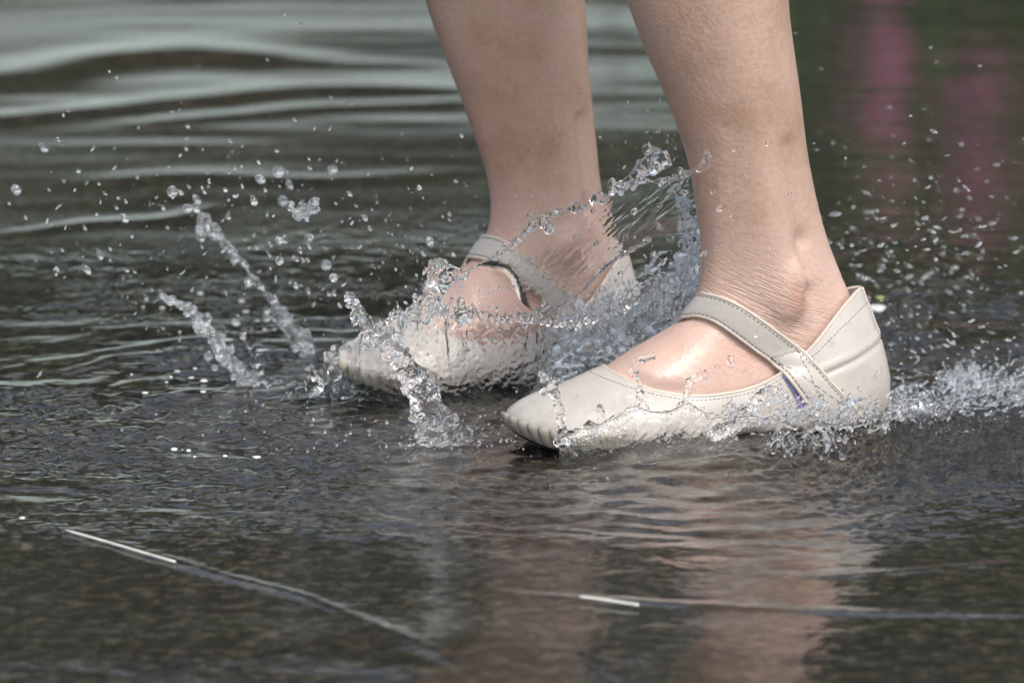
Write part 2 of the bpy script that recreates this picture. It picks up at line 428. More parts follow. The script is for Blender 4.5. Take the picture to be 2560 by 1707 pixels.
def build_shoe(F, label):
    S = shoe_surface(); nT, nV = S.shape[:2]
    Wd = F.W(S.reshape(-1, 3)).reshape(nT, nV, 3)
    # gentle sag and dents in the leather
    Nrm = np.cross(np.roll(Wd, -1, 0) - np.roll(Wd, 1, 0), np.gradient(Wd, axis=1)); Nrm /= np.linalg.norm(Nrm, axis=2)[:, :, None] + 1e-12
    cen = F.W([[.12, 0, .02]])[0]
    if np.sum((Wd - cen) * Nrm) < 0: Nrm = -Nrm
    dent = np.array([[mnoise.noise(Vector(p * 42)) * .0006 + mnoise.noise(Vector(p * 95)) * .00022 for p in row] for row in Wd])
    t = np.linspace(0, 1, nV)
    # a crease across the heel counter
    ls = S[:, :, 0]; lz = S[:, :, 2]
    cl = .0375 + (.062 - ls) * .33
    dent -= .0013 * np.exp(-((lz - cl) / .0015) ** 2) * (ls < .07) * (1 - sstep(.05, .072, ls)) * (t > .2)
    dent += .0008 * np.exp(-((lz - cl - .004) / .003) ** 2) * (ls < .07) * (1 - sstep(.05, .072, ls)) * (t > .2)
    for x0, a in ((.176, .0008), (.169, .0006), (.160, .0004)):
        dent -= a * np.exp(-((ls - x0 - .15 * (lz - .02)) / .0022) ** 2) * (t > .25) * (t < .8)
    Wd = Wd + Nrm * dent[:, :, None]
    th = .0016
    inner = Wd - Nrm * th
    # outer and inner skin joined at the top line and the sole edge
    V = np.concatenate([Wd, inner[:, ::-1]], 1)
    me = new_mesh('upper', V.reshape(-1, 3), grid_faces(nT, 2 * nV, True, True))
    dn = np.array([[mnoise.noise(Vector(p * 60)) + .5 * mnoise.noise(Vector(p * 170)) for p in row] for row in Wd])
    low = np.clip(1 - t / .30, 0, 1)[None, :]; toe = sstep(.19, .235, ls)
    dirt = np.clip((low * .55 + toe * .25) * np.clip(.35 + dn * 1.6, 0, 1) + .3 * sstep(.55, .75, dn), 0, 1)
    a_ = me.attributes.new('dirt', 'FLOAT', 'POINT'); a_.data.foreach_set('value', np.concatenate([dirt, dirt[:, ::-1]], 1).astype(np.float32).ravel())
    shoe = link('shoe', me, M_LEATHER, person); shoe['label'] = label
    # sole: slab under the sole edge
    base = crom(loop_full(LOOPS[0]), NTT, True); c0 = np.array([.12, 0, 0])
    rings = []
    for zoff, k in ((.0022, .94), (.0006, .985), (-.0018, .985), (-.0034, .97)):
        r = base.copy(); r[:, 0] = .12 + (base[:, 0] - .12) * (k + .01); r[:, 1] = base[:, 1] * k; r[:, 2] += zoff; rings.append(F.W(r))
    Vs, Fs = loft(rings)
    link('sole', new_mesh('sole', Vs, Fs), M_SOLE, shoe)
    # rubber toe bumper with moulded ribs
    keys0 = crom(loop_full(LOOPS[0]), NTT * 4, True); keys1 = crom(loop_full(LOOPS[1]), NTT * 4, True)
    n4 = NTT * 4; half = int(n4 * .155); idx = np.r_[np.arange(n4 - int(half * .9), n4), np.arange(0, half)]
    A0, A1 = keys0[idx], keys1[idx]; arc = np.r_[0, np.cumsum(np.linalg.norm(np.diff(A1, axis=0), axis=1))]; arc -= arc[int(half * .9)]
    rib = np.abs(np.sin(arc / .0078 * math.pi)) ** .35
    endf = sstep(0, .006, arc - arc[0]) * sstep(0, .010, arc[-1] - arc)
    outw = A1 - np.array([.15, 0, .012]); outw[:, 2] = 0; outw /= np.linalg.norm(outw, axis=1)[:, None]
    prof = [(-.12, .0003), (0., .0018), (.3, .0030), (.7, .0030), (1., .0024), (1.15, .0006), (1.2, -.001)]
    G = []
    for k, off in prof:
        p = A0 + (A1 - A0) * k
        top = np.minimum(1, max(0, k)) 
        p = p + outw * ((off * (.35 + .65 * rib)) * endf - .0006 * (1 - endf))[:, None]; G.append(p)
    G = np.array(G).transpose(1, 0, 2); nu, nvv = G.shape[:2]
    tb = new_mesh('toe_bumper', F.W(G.reshape(-1, 3)), grid_faces(nu, nvv)); a_ = tb.attributes.new('dirt', 'FLOAT', 'POINT')
    a_.data.foreach_set('value', np.repeat(1 - rib, nvv).astype(np.float32)); link('toe_bumper', tb, M_RUBBER, shoe)
    # piping on the top line and up the heel
    link('piping', new_mesh('piping', *(lambda a: (a[0], a[1]))(tube(np.vstack([Wd[:, -1], Wd[:1, -1]]) - np.vstack([Nrm[:, -1], Nrm[:1, -1]]) * .0007, .00125, 8, False))), M_EDGE, shoe)
    hk = int(NTT / 2); link('heel_seam', new_mesh('heel_seam', *tube(Wd[hk, 6:] + Nrm[hk, 6:] * .0002, .00105)), M_EDGE, shoe)
    # stitches below the top line
    st = MB(); row = nV - 6
    line = Wd[:, row] + Nrm[:, row] * .0001; line = np.vstack([line, line[:1]])
    L = np.linalg.norm(np.diff(line, axis=0), axis=1).sum(); n = int(L / .0028); pts = evenly(line, n * 5)
    for i in range(n): st.add(*tube(pts[i * 5:i * 5 + 4], .00022, 5))
    link('stitching', st.mesh('stitching'), M_THREAD, shoe)
    return shoe, me, Wd, Nrm
shoeA, meA, WA, NA = build_shoe(FA, 'near cream strap shoe on the left foot, scuffed at the pointed toe')
shoeB, meB, WB, NB = build_shoe(FB, 'far cream strap shoe on the right foot, half hidden by the splash')

def outer_bvh(Wd):
    nT, nV = Wd.shape[:2]; return BVHTree.FromPolygons([tuple(v) for v in Wd.reshape(-1, 3)], grid_faces(nT, nV, True, False).tolist()), nV
P = get_co(body_me)
for F, Wd_, Nr_ in ((FA, WA, NA), (FB, WB, NB)):
    bt, nV = outer_bvh(Wd_); Lc = local(F, P); cand = np.where((Lc[:, 0] > -.01) & (Lc[:, 0] < .26) & (np.abs(Lc[:, 1]) < .06) & (Lc[:, 2] < .12) & (Lc[:, 2] > -.01))[0]
    Nf = Nr_.reshape(-1, 3)
    for i in cand:
        h = bt.find_nearest(Vector(P[i]), .02)
        if h[0] is None: continue
        ti, vi = divmod(h[2], nV - 1); n_ = Nr_[ti, vi]; d_ = float((P[i] - np.array(h[0])) @ n_)
        room = .0026
        if vi >= nV - 6:
            if np.linalg.norm(P[i] - np.array(h[0])) > .006: continue
            if d_ < .0 and np.linalg.norm(P[i] - np.array(h[0])) > .004: continue
            room = .0016
            if abs(d_) < .5 * np.linalg.norm(P[i] - np.array(h[0])): continue
        if d_ > -room: P[i] -= n_ * (d_ + room)
set_co(body_me, P)
ed = np.empty(len(body_me.edges) * 2, np.int32); body_me.edges.foreach_get('vertices', ed); ed = ed.reshape(-1, 2)
zone = (P[:, 2] < .10).astype(float)[:, None] * .5
for _ in range(7):
    S_ = np.zeros_like(P); n_ = np.zeros(len(P)); np.add.at(S_, ed[:, 0], P[ed[:, 1]]); np.add.at(S_, ed[:, 1], P[ed[:, 0]]); np.add.at(n_, ed.ravel(), 1)
    P = P + zone * (S_ / n_[:, None] - P)
set_co(body_me, P)
def strap(F, me_shoe, upper, lower, hidden, shoe, n=90, m_=12, lift=.0016):
    """upper, lower: pixel traces of the two edges from the ridge of the instep to the sole; hidden: local points (centre line) down the far side"""
    bv = bvh_of(body_me, me_shoe)
    def edge(px):
        out = []
        for u, v in evenly(crom(np.array(px, float), 60), n):
            d = Vector(ray(u, v)).normalized(); h = bv.ray_cast(Vector(CAM), d)
            out.append(np.array(h[0]) if h[0] is not None and (h[0] - Vector(F.W([[.09, 0, .05]])[0])).length < .16 else np.full(3, np.nan))
        out = np.array(out); ok = ~np.isnan(out[:, 0]); k = np.arange(n)
        out = np.stack([np.interp(k, k[ok], out[ok, j]) for j in range(3)], 1)
        for _ in range(14): out[1:-1] = (out[:-2] + 2 * out[1:-1] + out[2:]) / 4
        return out
    U, L = edge(upper), edge(lower)
    # run over the ridge and down the other side
    hid = F.W(hidden); wdir = (L[0] - U[0]); wl = np.linalg.norm(wdir)
    ext = crom(np.vstack([(U[3] + L[3]) / 2, (U[0] + L[0]) / 2, hid]), 60)[20:]
    fwd_ = F.d * .75 - F.z * .45; fwd_ /= np.linalg.norm(fwd_)
    wv = wdir / wl; k = np.linspace(0, 1, len(ext))[:, None]; wv = wv * (1 - k) + fwd_ * k
    U2, L2 = ext - wv * wl / 2, ext + wv * wl / 2
    U = np.vstack([U2[::-1], U]); L = np.vstack([L2[::-1], L])
    for _ in range(4): U[1:-1] = (U[:-2] + 2 * U[1:-1] + U[2:]) / 4; L[1:-1] = (L[:-2] + 2 * L[1:-1] + L[2:]) / 4
    C = (U + L) / 2; T = np.gradient(C, axis=0); T /= np.linalg.norm(T, axis=1)[:, None]
    Wv = L - U; Nv = np.cross(T, Wv); Nv /= np.linalg.norm(Nv, axis=1)[:, None]
    if (Nv[-20] @ (np.array([0, -1, .2]))) < 0: Nv = -Nv
    G = []
    q = np.linspace(0, 1, m_)
    for off, qq in [(lift + .0020, q), (lift, q[::-1])]:
        for a in qq:
            edge_drop = .0007 * (abs(2 * a - 1) ** 6)
            G.append(U + Wv * a + Nv * (off + (-edge_drop if off > lift else edge_drop * .4) + .0004 * (1 - (2 * a - 1) ** 2)))
    G = np.array(G).transpose(1, 0, 2)
    me = new_mesh('strap', G.reshape(-1, 3), grid_faces(*G.shape[:2], False, True))
    st_ = link('strap', me, M_LEATHER, shoe)
    mb = MB(); mb2 = MB()
    for a in (0.0, 1.0):
        mb2.add(*tube(U + Wv * a + Nv * (lift + .0010), .00125, 8))
    for a in (.10, .90):
        ln = U + Wv * a + Nv * (lift + .0021 + .0002); Ls = np.linalg.norm(np.diff(ln, axis=0), axis=1).sum(); k = int(Ls / .0030); pts = evenly(ln, k * 5)
        for i in range(k): mb.add(*tube(pts[i * 5:i * 5 + 4], .00024, 5))
    return st_, mb, mb2, U, Wv, Nv
def finish_strap(mb, mb2, shoe):
    link('strap_stitching', mb.mesh('strap_stitching'), M_THREAD, shoe); link('strap_piping', mb2.mesh('strap_piping'), M_EDGE, shoe)
upS = [(1752, 737), (1789, 738), (1822, 750), (1855, 766), (1890, 790), (1925, 815), (1970, 850), (2014, 885), (2040, 915), (2065, 946), (2098, 980), (2131, 1014), (2150, 1040)]
loS = [(1706, 802), (1722, 791), (1738, 787), (1762, 791), (1785, 799), (1820, 822), (1855, 848), (1902, 884), (1948, 923), (1985, 965), (2018, 1012), (2030, 1040)]
s1, q1, q2, U, Wv, Nv = strap(FA, meA, upS, loS, [(.122, -.022, .066), (.108, -.031, .045), (.092, -.036, .022), (.088, -.036, .012)], shoeA)
# cross stitching on the anchor of the near strap
def strap_pt(i, a, lift=.0016): i = int(i); return U[i] + Wv[i] * a + Nv[i] * (lift + .0024)
nU = len(U); i0 = nU - 40
for (ia, aa), (ib, ab) in (((i0, .10), (i0 + 2, .95)), ((i0, .10), (i0 + 34, .75)), ((i0 + 2, .95), (i0 + 36, .12))):
    ln = evenly(np.array([strap_pt(ia + (ib - ia) * k, aa + (ab - aa) * k) for k in np.linspace(0, 1, 20)]), 60)
    for i in range(12): q1.add(*tube(ln[i * 5:i * 5 + 4], .00024, 5))
finish_strap(q1, q2, shoeA)
upB_ = [(1196, 598), (1227, 596), (1267, 607), (1310, 640), (1347, 674), (1385, 708), (1414, 741), (1440, 785), (1460, 830)]
loB_ = [(1150, 657), (1166, 650), (1190, 647), (1236, 656), (1294, 687), (1334, 728), (1370, 781), (1392, 820), (1400, 840)]
s2, q1, q2, _, _, _ = strap(FB, meB, upB_, loB_, [(.128, .024, .066), (.112, .033, .045), (.095, .038, .022), (.09, .038, .012)], shoeB)
finish_strap(q1, q2, shoeB)
# lilac hook patch under the near strap
bv = bvh_of(meA, body_me); g_ = []
ul = crom(np.array([(1953, 938), (1972, 968), (1988, 998), (1996, 1030)], float), 24); ur = crom(np.array([(1972, 944), (1997, 976), (2015, 1006), (2026, 1036)], float), 24)
for a, b in zip(ul, ur):
    row = []
    for k in np.linspace(0, 1, 8):
        u, v = a * (1 - k) + b * k; h = bv.ray_cast(Vector(CAM), Vector(ray(u, v)).normalized()); row.append(np.array(h[0]) + np.array(h[1]) * (.0012 if 0 < k < 1 else .0002))
    g_.append(row)
g_ = np.array(g_); link('hook_patch', new_mesh('hook_patch', g_.reshape(-1, 3), grid_faces(24, 8)), M_FELT, shoeA)
BODY_BVH = bvh_of(body_me, meA, meB, s1.data, s2.data)

# ------------------------------------------------------------------ ground and water
V = np.array([[-90, -40, -.014], [90, -40, -.014], [90, 140, -.014], [-90, 140, -.014]])
tag(link('pavement', new_mesh('pavement', V, [[0, 1, 2, 3]], False), M_PAVE), kind='structure')

F1 = Field(4, 40, 1, slope=-1.2); F2 = Field(3, 22, 2, ax=2.6, slope=-1); F3 = Field(6, 60, 3, slope=-.8); F4 = Field(3, 9, 4, ax=3.5, slope=-.5)
def ridge(x, y, px, amp, sig, ends=.03):
    """a low swell that runs along a line traced on the water"""
    L = np.array([on_z(u, v)[:2] for u, v in crom(np.array(px, float), 60)]); out = np.full(np.shape(x), 1e9); tt = np.zeros(np.shape(x))
    far_ = (y > L[:, 1].min() - 6 * sig) & (y < L[:, 1].max() + 6 * sig); xs_, ys_ = x[far_], y[far_]; best = np.full(xs_.shape, 1e9); bt = np.zeros(xs_.shape)
    tot = len(L) - 1
    for i in range(tot):
        d = L[i + 1] - L[i]; t = np.clip(((xs_ - L[i][0]) * d[0] + (ys_ - L[i][1]) * d[1]) / (d @ d), 0, 1); q = (xs_ - L[i][0] - t * d[0]) ** 2 + (ys_ - L[i][1] - t * d[1]) ** 2
        m_ = q < best; best[m_] = q[m_]; bt[m_] = (i + t[m_]) / tot
    h = np.zeros(np.shape(x)); h[far_] = amp * np.exp(-best / sig ** 2) * np.sqrt(np.clip(np.sin(math.pi * np.clip(bt, .02, .98)), 0, 1)); return h
RIDGES = [([(-200, 330), (0, 300), (250, 275), (500, 250), (800, 225), (1250, 232)], .0034, .030), ([(350, 310), (600, 292), (800, 275), (1250, 255)], .0026, .022),
          ([(-200, 215), (0, 195), (250, 150), (450, 128), (620, 140), (800, 165)], .005, .05), ([(200, 460), (450, 440), (800, 450), (1150, 430)], .0013, .025), ([(-50, 600), (200, 560), (420, 545), (560, 505)], .0012, .014),
          ([(-50, 1290), (165, 1327), (437, 1405), (600, 1450), (760, 1490), (950, 1570), (1100, 1640), (1300, 1730)], .0011, .0075),
          ([(1250, 1478), (1450, 1493), (1800, 1516), (2150, 1532), (2650, 1535)], .0010, .0070), ([(950, 1285), (1150, 1300), (1500, 1325), (1900, 1345), (2300, 1352)], -.0010, .009),
          ([(1850, 1430), (2050, 1440), (2300, 1425), (2600, 1400)], .0007, .007)]
gi = np.random.default_rng(4)
IMPACTS = [(gi.uniform(-.32, .32), gi.uniform(-.22, .75), gi.uniform(.003, .024), gi.uniform(.0002, .0006)) for _ in range(70)]
def water_h(x, y):
    near = sstep(.95, .30, y) * sstep(-.36, -.08, y) * (.72 + .5 * sstep(-.1, .3, x))
    patch = np.clip(.55 + .55 * F1(x * .6 + 1, y * .35, 1.6) + .3 * F2(x, y, .9), .12, 1.5)
    h = near * patch * (.00052 * F3(x, y, .34) + .00026 * F1(x + 3, y, .16))
    for cx, cyy, ph in ((-.02, 0.0, 0), (.1, -.02, 1.4), (-.12, .13, 2.)):
        r = np.hypot(x - cx, (y - cyy)); h = h + .00045 * np.sin(r * 2 * math.pi / (.022 + .03 * r) + ph + 1.0 * F1(x, y, .9)) * np.exp(-((r - .16) / .13) ** 2)
    for cx, cyy, rr_, am in IMPACTS:
        m_ = (np.abs(x - cx) < .07) & (np.abs(y - cyy) < .07)
        if m_.any():
            r = np.hypot(x[m_] - cx, y[m_] - cyy); h[m_] += am * np.cos((r - rr_) * 2 * math.pi / .0085) * np.exp(-((r - rr_) / .007) ** 2)
    far = sstep(.18, .75, y); fg = sstep(-.10, -.34, y)
    h = h + far * (.20 + .24 * sstep(.8, 1.4, y)) * (.0016 * F4(x, y, 2.3) + .0005 * F2(x, y, 1.1))
    h = h + (1 - far) * (1 - .75 * fg) * .00035 * F2(x + 1.7, y + 5, .8)
    h = h + .0095 * sstep(.03, .09, x) * sstep(.42, .26, x) * np.exp(-((y + .03) / .085) ** 2) + .004 * np.exp(-(((x + .02) / .07) ** 2 + ((y - .08) / .06) ** 2))
    wk = np.exp(-(((y + .0) / .13) ** 2)) * sstep(.10, .22, x); h = h + wk * (.0016 * F3(x + 9, y, .20) + .0006 * F1(x, y + 4, .08))
    h = h + fg * (.0005 * F4(x + 4, y + 2.2, 1.3) + .00006 * F1(x, y, .3))
    for px, amp, sig in RIDGES: h = h + ridge(x, y, px, amp * (1 + 0 * x[:1, :1].ravel()[0]), sig)
    return h
xs = np.r_[-90, -40, -15, -6, -2.5, -1.2, -.8, np.linspace(-.55, .55, 620), .8, 1.2, 2.5, 6, 15, 40, 90]
ys = np.r_[-40, -10, -4, -2, -1.2, -.9, np.linspace(-.75, .55, 620), np.linspace(.554, 2.1, 380), np.geomspace(2.12, 140, 60)]
X, Y = np.meshgrid(xs, ys, indexing='ij')
fade = 1 - sstep(3, 20, np.abs(Y)) * .8
Z = water_h(X, Y) * fade
water = tag(link('water', new_mesh('water', np.stack([X, Y, Z], -1).reshape(-1, 3), grid_faces(len(xs), len(ys))), M_WATER), kind='structure')
# ------------------------------------------------------------------ the far bank that the water mirrors
def leaves(c, rad, n, size, seed, sq=(1, 1, 1)):
    g = np.random.default_rng(seed); out = MB()
    # lumps of leaves with gaps between
    cl = g.normal(size=(max(6, n // 160), 3)); cl /= np.linalg.norm(cl, axis=1)[:, None]; cl *= (g.random((len(cl), 1)) ** .4)
    cen = np.asarray(c) + cl * np.asarray(rad)
    k = g.integers(0, len(cen), n); p = cen[k] + g.normal(size=(n, 3)) * np.asarray(rad) * .17
    d1 = g.normal(size=(n, 3)); d1 /= np.linalg.norm(d1, axis=1)[:, None]; d2 = np.cross(d1, g.normal(size=(n, 3))); d2 /= np.linalg.norm(d2, axis=1)[:, None]
    s = size * (.6 + .8 * g.random((n, 1)))
    V = np.stack([p - d1 * s, p + d2 * s * .45, p + d1 * s, p - d2 * s * .45], 1).reshape(-1, 3); F = np.arange(4 * n).reshape(-1, 4)
    return V, F
M_LEAF = plain('dark_leaf', (.030, .050, .016), .5, 3, .5); M_LEAF2 = plain('green_leaf', (.045, .14, .03), .5, 8, .4)
M_BARK = plain('bark', (.06, .045, .03), .9, 20); M_PINK = plain('pink_petal', (.62, .27, .42), .6, 12, .35)
M_WALL = plain('pale_render', (.52, .62, .60), .9, 1.5, .2); M_CAP = plain('stone_coping', (.42, .46, .45), .8, 6, .2)
wall = bpy.data.objects.new('garden_wall', None); COL.objects.link(wall); wall.location = (-2, 9.2, 0)
tag(wall, 'low pale grey garden wall on the far side of the water, seen only as its reflection', 'wall')
def box(x0, x1, y0, y1, z0, z1, bev=.02):
    import bmesh
    bm = bmesh.new(); r = bmesh.ops.create_cube(bm, size=1)
    for v in bm.verts: v.co = ((x0 + x1) / 2 + v.co.x * (x1 - x0), (y0 + y1) / 2 + v.co.y * (y1 - y0), (z0 + z1) / 2 + v.co.z * (z1 - z0))
    bmesh.ops.bevel(bm, geom=bm.edges[:], offset=bev, segments=2, affect='EDGES'); me = bpy.data.meshes.new('box'); bm.to_mesh(me); bm.free(); return me
link('masonry', box(-9, 3.6, 0, .3, -.02, 1.12), M_WALL, wall); link('coping', box(-9.05, 3.65, -.04, .34, 1.121, 1.19), M_CAP, wall)
tl = ['broad dark evergreen tree behind the low wall, third from the left', 'tall dark evergreen tree behind the low wall, leftmost one', 'narrow dark tree behind the low wall, second from the left', 'dark tree behind the end of the low wall', 'large dark tree behind the flowering bush', 'dark tree at the far right behind the flowering bush']
for i, (tx, ty, th, tr) in enumerate([(-1.6, 12.5, 3.7, 1.5), (-7.5, 13, 4.6, 2.4), (-4.2, 12.2, 3.3, 1.8), (1.3, 12, 3.9, 1.3), (4.4, 11, 4.6, 2.4), (8.2, 12.5, 5.2, 2.8)]):
    t = bpy.data.objects.new('tree', None); COL.objects.link(t); t.location = (tx, ty, 0); tag(t, tl[i], 'tree', 'trees beyond the water')
    V_, F_ = tube([(0, 0, -.1), (.05, 0, th * .3), (-.1, .1, th * .75)], [.22, .17, .06], 10); link('trunk', new_mesh('trunk', V_, F_), M_BARK, t)
    V_, F_ = leaves((0, 0, th * .54), (tr, tr * .7, th * .44), 14000, .20, 100 + i); link('crown', new_mesh('crown', V_, F_, False), M_LEAF, t)
hed = tag(link('hedge', new_mesh('hedge', *leaves((-1, 10.6, 1.7), (12, .6, 1.9), 46000, .15, 55), False), M_LEAF), 'dense dark hedge standing behind the low pale wall', 'hedge')
bush = bpy.data.objects.new('flowering_bush', None); COL.objects.link(bush); bush.location = (.95, 3.95, 0)
tag(bush, 'green bush with pink flower heads, mirrored blurred at the top right', 'bush')
V_, F_ = leaves((0, 0, .36), (.62, .26, .42), 9000, .026, 77); link('foliage', new_mesh('foliage', V_, F_, False), M_LEAF2, bush)
V_, F_ = leaves((.25, .3, .6), (.9, .2, .7), 9000, .045, 78); link('foliage', new_mesh('foliage', V_, F_, False), M_LEAF, bush)
for (u, v, r) in ((2175, 60, .055), (2175, 100, .06), (2190, 150, .07), (2440, 200, .04), (2220, 238, .035), (2485, 285, .045), (2440, 345, .04), (2210, 358, .04), (2500, 385, .035), (2430, 460, .055), (2090, 250, .03), (2560, 320, .04), (2340, 300, .03), (2650, 230, .05), (2700, 400, .05)):
    rr = ray(u, v); W0 = on_z(u, v); d = rr.copy(); d[2] *= -1; p = W0 + d * ((3.55 - W0[1]) / d[1])
    r *= .58; V_, F_ = leaves(p - np.array(bush.location), (r, r * .7, r), 420, .012, int(u + v)); link('flower_head', new_mesh('flower_head', V_, F_, False), M_PINK, bush)

# ------------------------------------------------------------------ splashes
m, nt, out = mat('aerated_water'); g = NT(nt); c = g.coord()
gl = g.n('ShaderNodeBsdfGlass', Roughness=.02, IOR=1.333); wh = g.n('ShaderNodeBsdfPrincipled', Roughness=.12); wh.inputs['Base Color'].default_value = (.74, .82, .88, 1)
mx = g.n('ShaderNodeMixShader'); g.link(g.ramp(g.noise(c, 95, 4, .65), [(.45, (.02,) * 3), (.68, (.42,) * 3)]), mx.inputs[0]); g.link(gl.outputs[0], mx.inputs[1]); g.link(wh.outputs[0], mx.inputs[2])
g.link(mx.outputs[0], out.inputs[0]); M_AIR = m
M_AIR2 = m.copy(); M_AIR2.name = 'white_water'
for nd in M_AIR2.node_tree.nodes:
    if nd.type == 'VALTORGB': nd.color_ramp.elements[0].position = .38; nd.color_ramp.elements[0].color = (.04, .04, .04, 1); nd.color_ramp.elements[1].position = .60; nd.color_ramp.elements[1].color = (.60, .60, .60, 1)
m, nt, out = mat('whitened_drop'); g = NT(nt); c = g.coord()  # white mixed into the glass stands in for bright sky in the drops
gl = g.n('ShaderNodeBsdfGlass', Roughness=.0, IOR=1.333); wh = g.n('ShaderNodeBsdfPrincipled', Roughness=.1); wh.inputs['Base Color'].default_value = (.88, .93, .96, 1)
mx = g.n('ShaderNodeMixShader'); g.link(g.ramp(g.noise(c, 240, 3, .6), [(.40, (.02,) * 3), (.66, (.28,) * 3)]), mx.inputs[0]); g.link(gl.outputs[0], mx.inputs[1]); g.link(wh.outputs[0], mx.inputs[2])
g.link(mx.outputs[0], out.inputs[0]); M_DROPW = m
M_AIRC = M_AIR.copy(); M_AIRC.name = 'half_clear_water'
for nd in M_AIRC.node_tree.nodes:
    if nd.type == 'VALTORGB': nd.color_ramp.elements[1].color = (.22, .22, .22, 1)
M_JET = m.copy(); M_JET.name = 'jet_water'
for nd in M_JET.node_tree.nodes:
    if nd.type == 'VALTORGB': nd.color_ramp.elements[1].color = (.30, .30, .30, 1)
PX = 1 / 4057.
NS = Field(3, 70, 11, slope=-1.25); NF = Field(10, 120, 12, slope=-.9); NST = Field(6, 90, 13, ax=.35, ay=2.2, slope=-1.)
def clean_px(poly, n): return crom(np.array(poly, float), n)
def curtain(base, crest, lean=.015, thick=.004, bulge=.012, amp=.003, nu=260, nv=70, seed=0, taper=.35, jag=.0, y_off=0., flow=1., ybase=None):
    """a wall of water: base and crest are pixel traces (same direction); returns verts, faces of a closed shell"""
    B = evenly(clean_px(base, 200), nu); C = evenly(clean_px(crest, 200), nu)
    k = np.arange(nu) / nu
    jj = (NS(k * .55 + seed, k * 0 + seed * .37, 1.) * .8 + NF(k * .25 + seed, k * 0 + seed * .77, 1.) * .5) * jag
    C = C + np.stack([jj * .4, -np.abs(jj)], 1) if jag else C
    Bw = np.array([on_z(u, v, .0) for u, v in B]); yb = Bw[:, 1] + y_off
    if ybase is not None:
        yb = np.array([ybase(u) for u in B[:, 0]]); Bw = np.array([at_y(u, v, y) for (u, v), y in zip(B, yb)]) - np.array([0, 0, .013]); y_off = 0
    for _ in range(20): yb[1:-1] = (yb[:-2] + 2 * yb[1:-1] + yb[2:]) / 4
    Cw = np.array([at_y(u, v, y + lean) for (u, v), y in zip(C, yb)])
    Bw = Bw + np.array([0, y_off, -.004]); v = np.linspace(0, 1, nv)[None, :, None]
    # rise steeply, then lean: quadratic
    M_ = (Bw + Cw) / 2 + np.array([0, -bulge, 0]); P = Bw[:, None] * (1 - v) ** 2 + 2 * M_[:, None] * v * (1 - v) + Cw[:, None] * v ** 2
    N = np.cross(np.gradient(P, axis=0), np.gradient(P, axis=1)); N /= np.linalg.norm(N, axis=2)[:, :, None] + 1e-12
    if N[..., 1].mean() > 0: N = -N
    uu = P[:, :, 0]; vv = np.broadcast_to(v[..., 0] * .1, uu.shape)
    L = np.linalg.norm(Cw - Bw, axis=1)[:, None] * v[..., 0]
    def wr(o): return amp * (.62 * NS(uu + o, L + o, .20) + .16 * NST(uu + o, L * flow + o, .16) + .20 * NF(uu + o, L + 2 * o, .12))
    th = thick * (1 - taper * v[..., 0]) + .0009 * np.exp(-((1 - v[..., 0]) / .05) ** 2)
    edge = np.minimum(1, np.minimum(np.arange(nu), np.arange(nu)[::-1]) / 10.)[:, None]
    th = th * (.04 + .96 * edge); top = np.sqrt(np.clip(1 - ((v[..., 0] - .94) / .06).clip(0, 1) ** 2, 0, 1)) * .9 + .1
    a = wr(seed * .13); b = wr(seed * .13 + .51)
    Fr = P + N * ((th / 2 + a * .5 + np.abs(b) * .3) * top)[..., None]; Bk = P - N * ((th / 2 + b * .5) * top)[..., None]
    V = np.concatenate([Fr, Bk[:, ::-1]], 1)
    return V.reshape(-1, 3), grid_faces(nu, 2 * nv, False, True)
def rope(mb, px, ys, rad, seed=0, bead=.35, n=None, beads=.5):
    """a finger of water through pixel points; ys depth at both ends; rad pixel radii"""
    P = clean_px(px, 60); L = np.linalg.norm(np.diff(P, axis=0), axis=1).sum(); n = n or max(10, int(L / 4)); P = evenly(P, n)
    k = np.linspace(0, 1, n); y = np.interp(k, np.linspace(0, 1, len(ys)), ys) if hasattr(ys, '__len__') else np.full(n, ys)
    r = np.interp(k, np.linspace(0, 1, len(rad)), rad) * PX
    g = np.random.default_rng(seed); ph = np.cumsum(g.uniform(.25, .6, n)); r = r * (1 + bead * np.sin(ph) + bead * .6 * g.normal(size=n).clip(-1, 1))
    W_ = np.array([at_y(u, v, yy) for (u, v), yy in zip(P, y)]) + g.normal(size=(n, 3)) * (r * .35)[:, None]
    mb.add(*tube(W_, np.maximum(r, .00035), 8))
    for i in range(0, n, 3):
        if g.random() < beads: mb.add(*blob(W_[i] + g.normal(size=3) * r[i] * .9, r[i] * g.uniform(.6, 1.1), 1))
def drop_into(mb, u, v, y, rpx, g, sub=2, el=None):
    c = at_y(u, v, y); r = rpx * PX * (y - CAM[1]) / 3.927
    e = g.uniform(1., 1.35) if el is None else el; mb.add(*blob(c, (r / e ** .5, r / e ** .5, r * e), sub))
def water_thing(name, mb_or_vf, label, cat='splash', group=None, vox=None, smooth=2, m=M_SPLASH, extra=None):
    if isinstance(mb_or_vf, MB):
        me = mb_or_vf.mesh(name)
        if vox: me = remesh(me, vox, smooth)
    else: me = new_mesh(name, *mb_or_vf)
    o = link(name, me, m); tag(o, label, cat, group); return o
def wrinkle(me, amp, per):
    P = get_co(me); N = get_no(me)
    d = NS(P[:, 0] + P[:, 1] * .7, P[:, 2] + P[:, 1] * .5, per) * amp + NF(P[:, 0] - P[:, 1] * .6, P[:, 2] - P[:, 1], per) * amp * .4
    set_co(me, P + N * d[:, None])
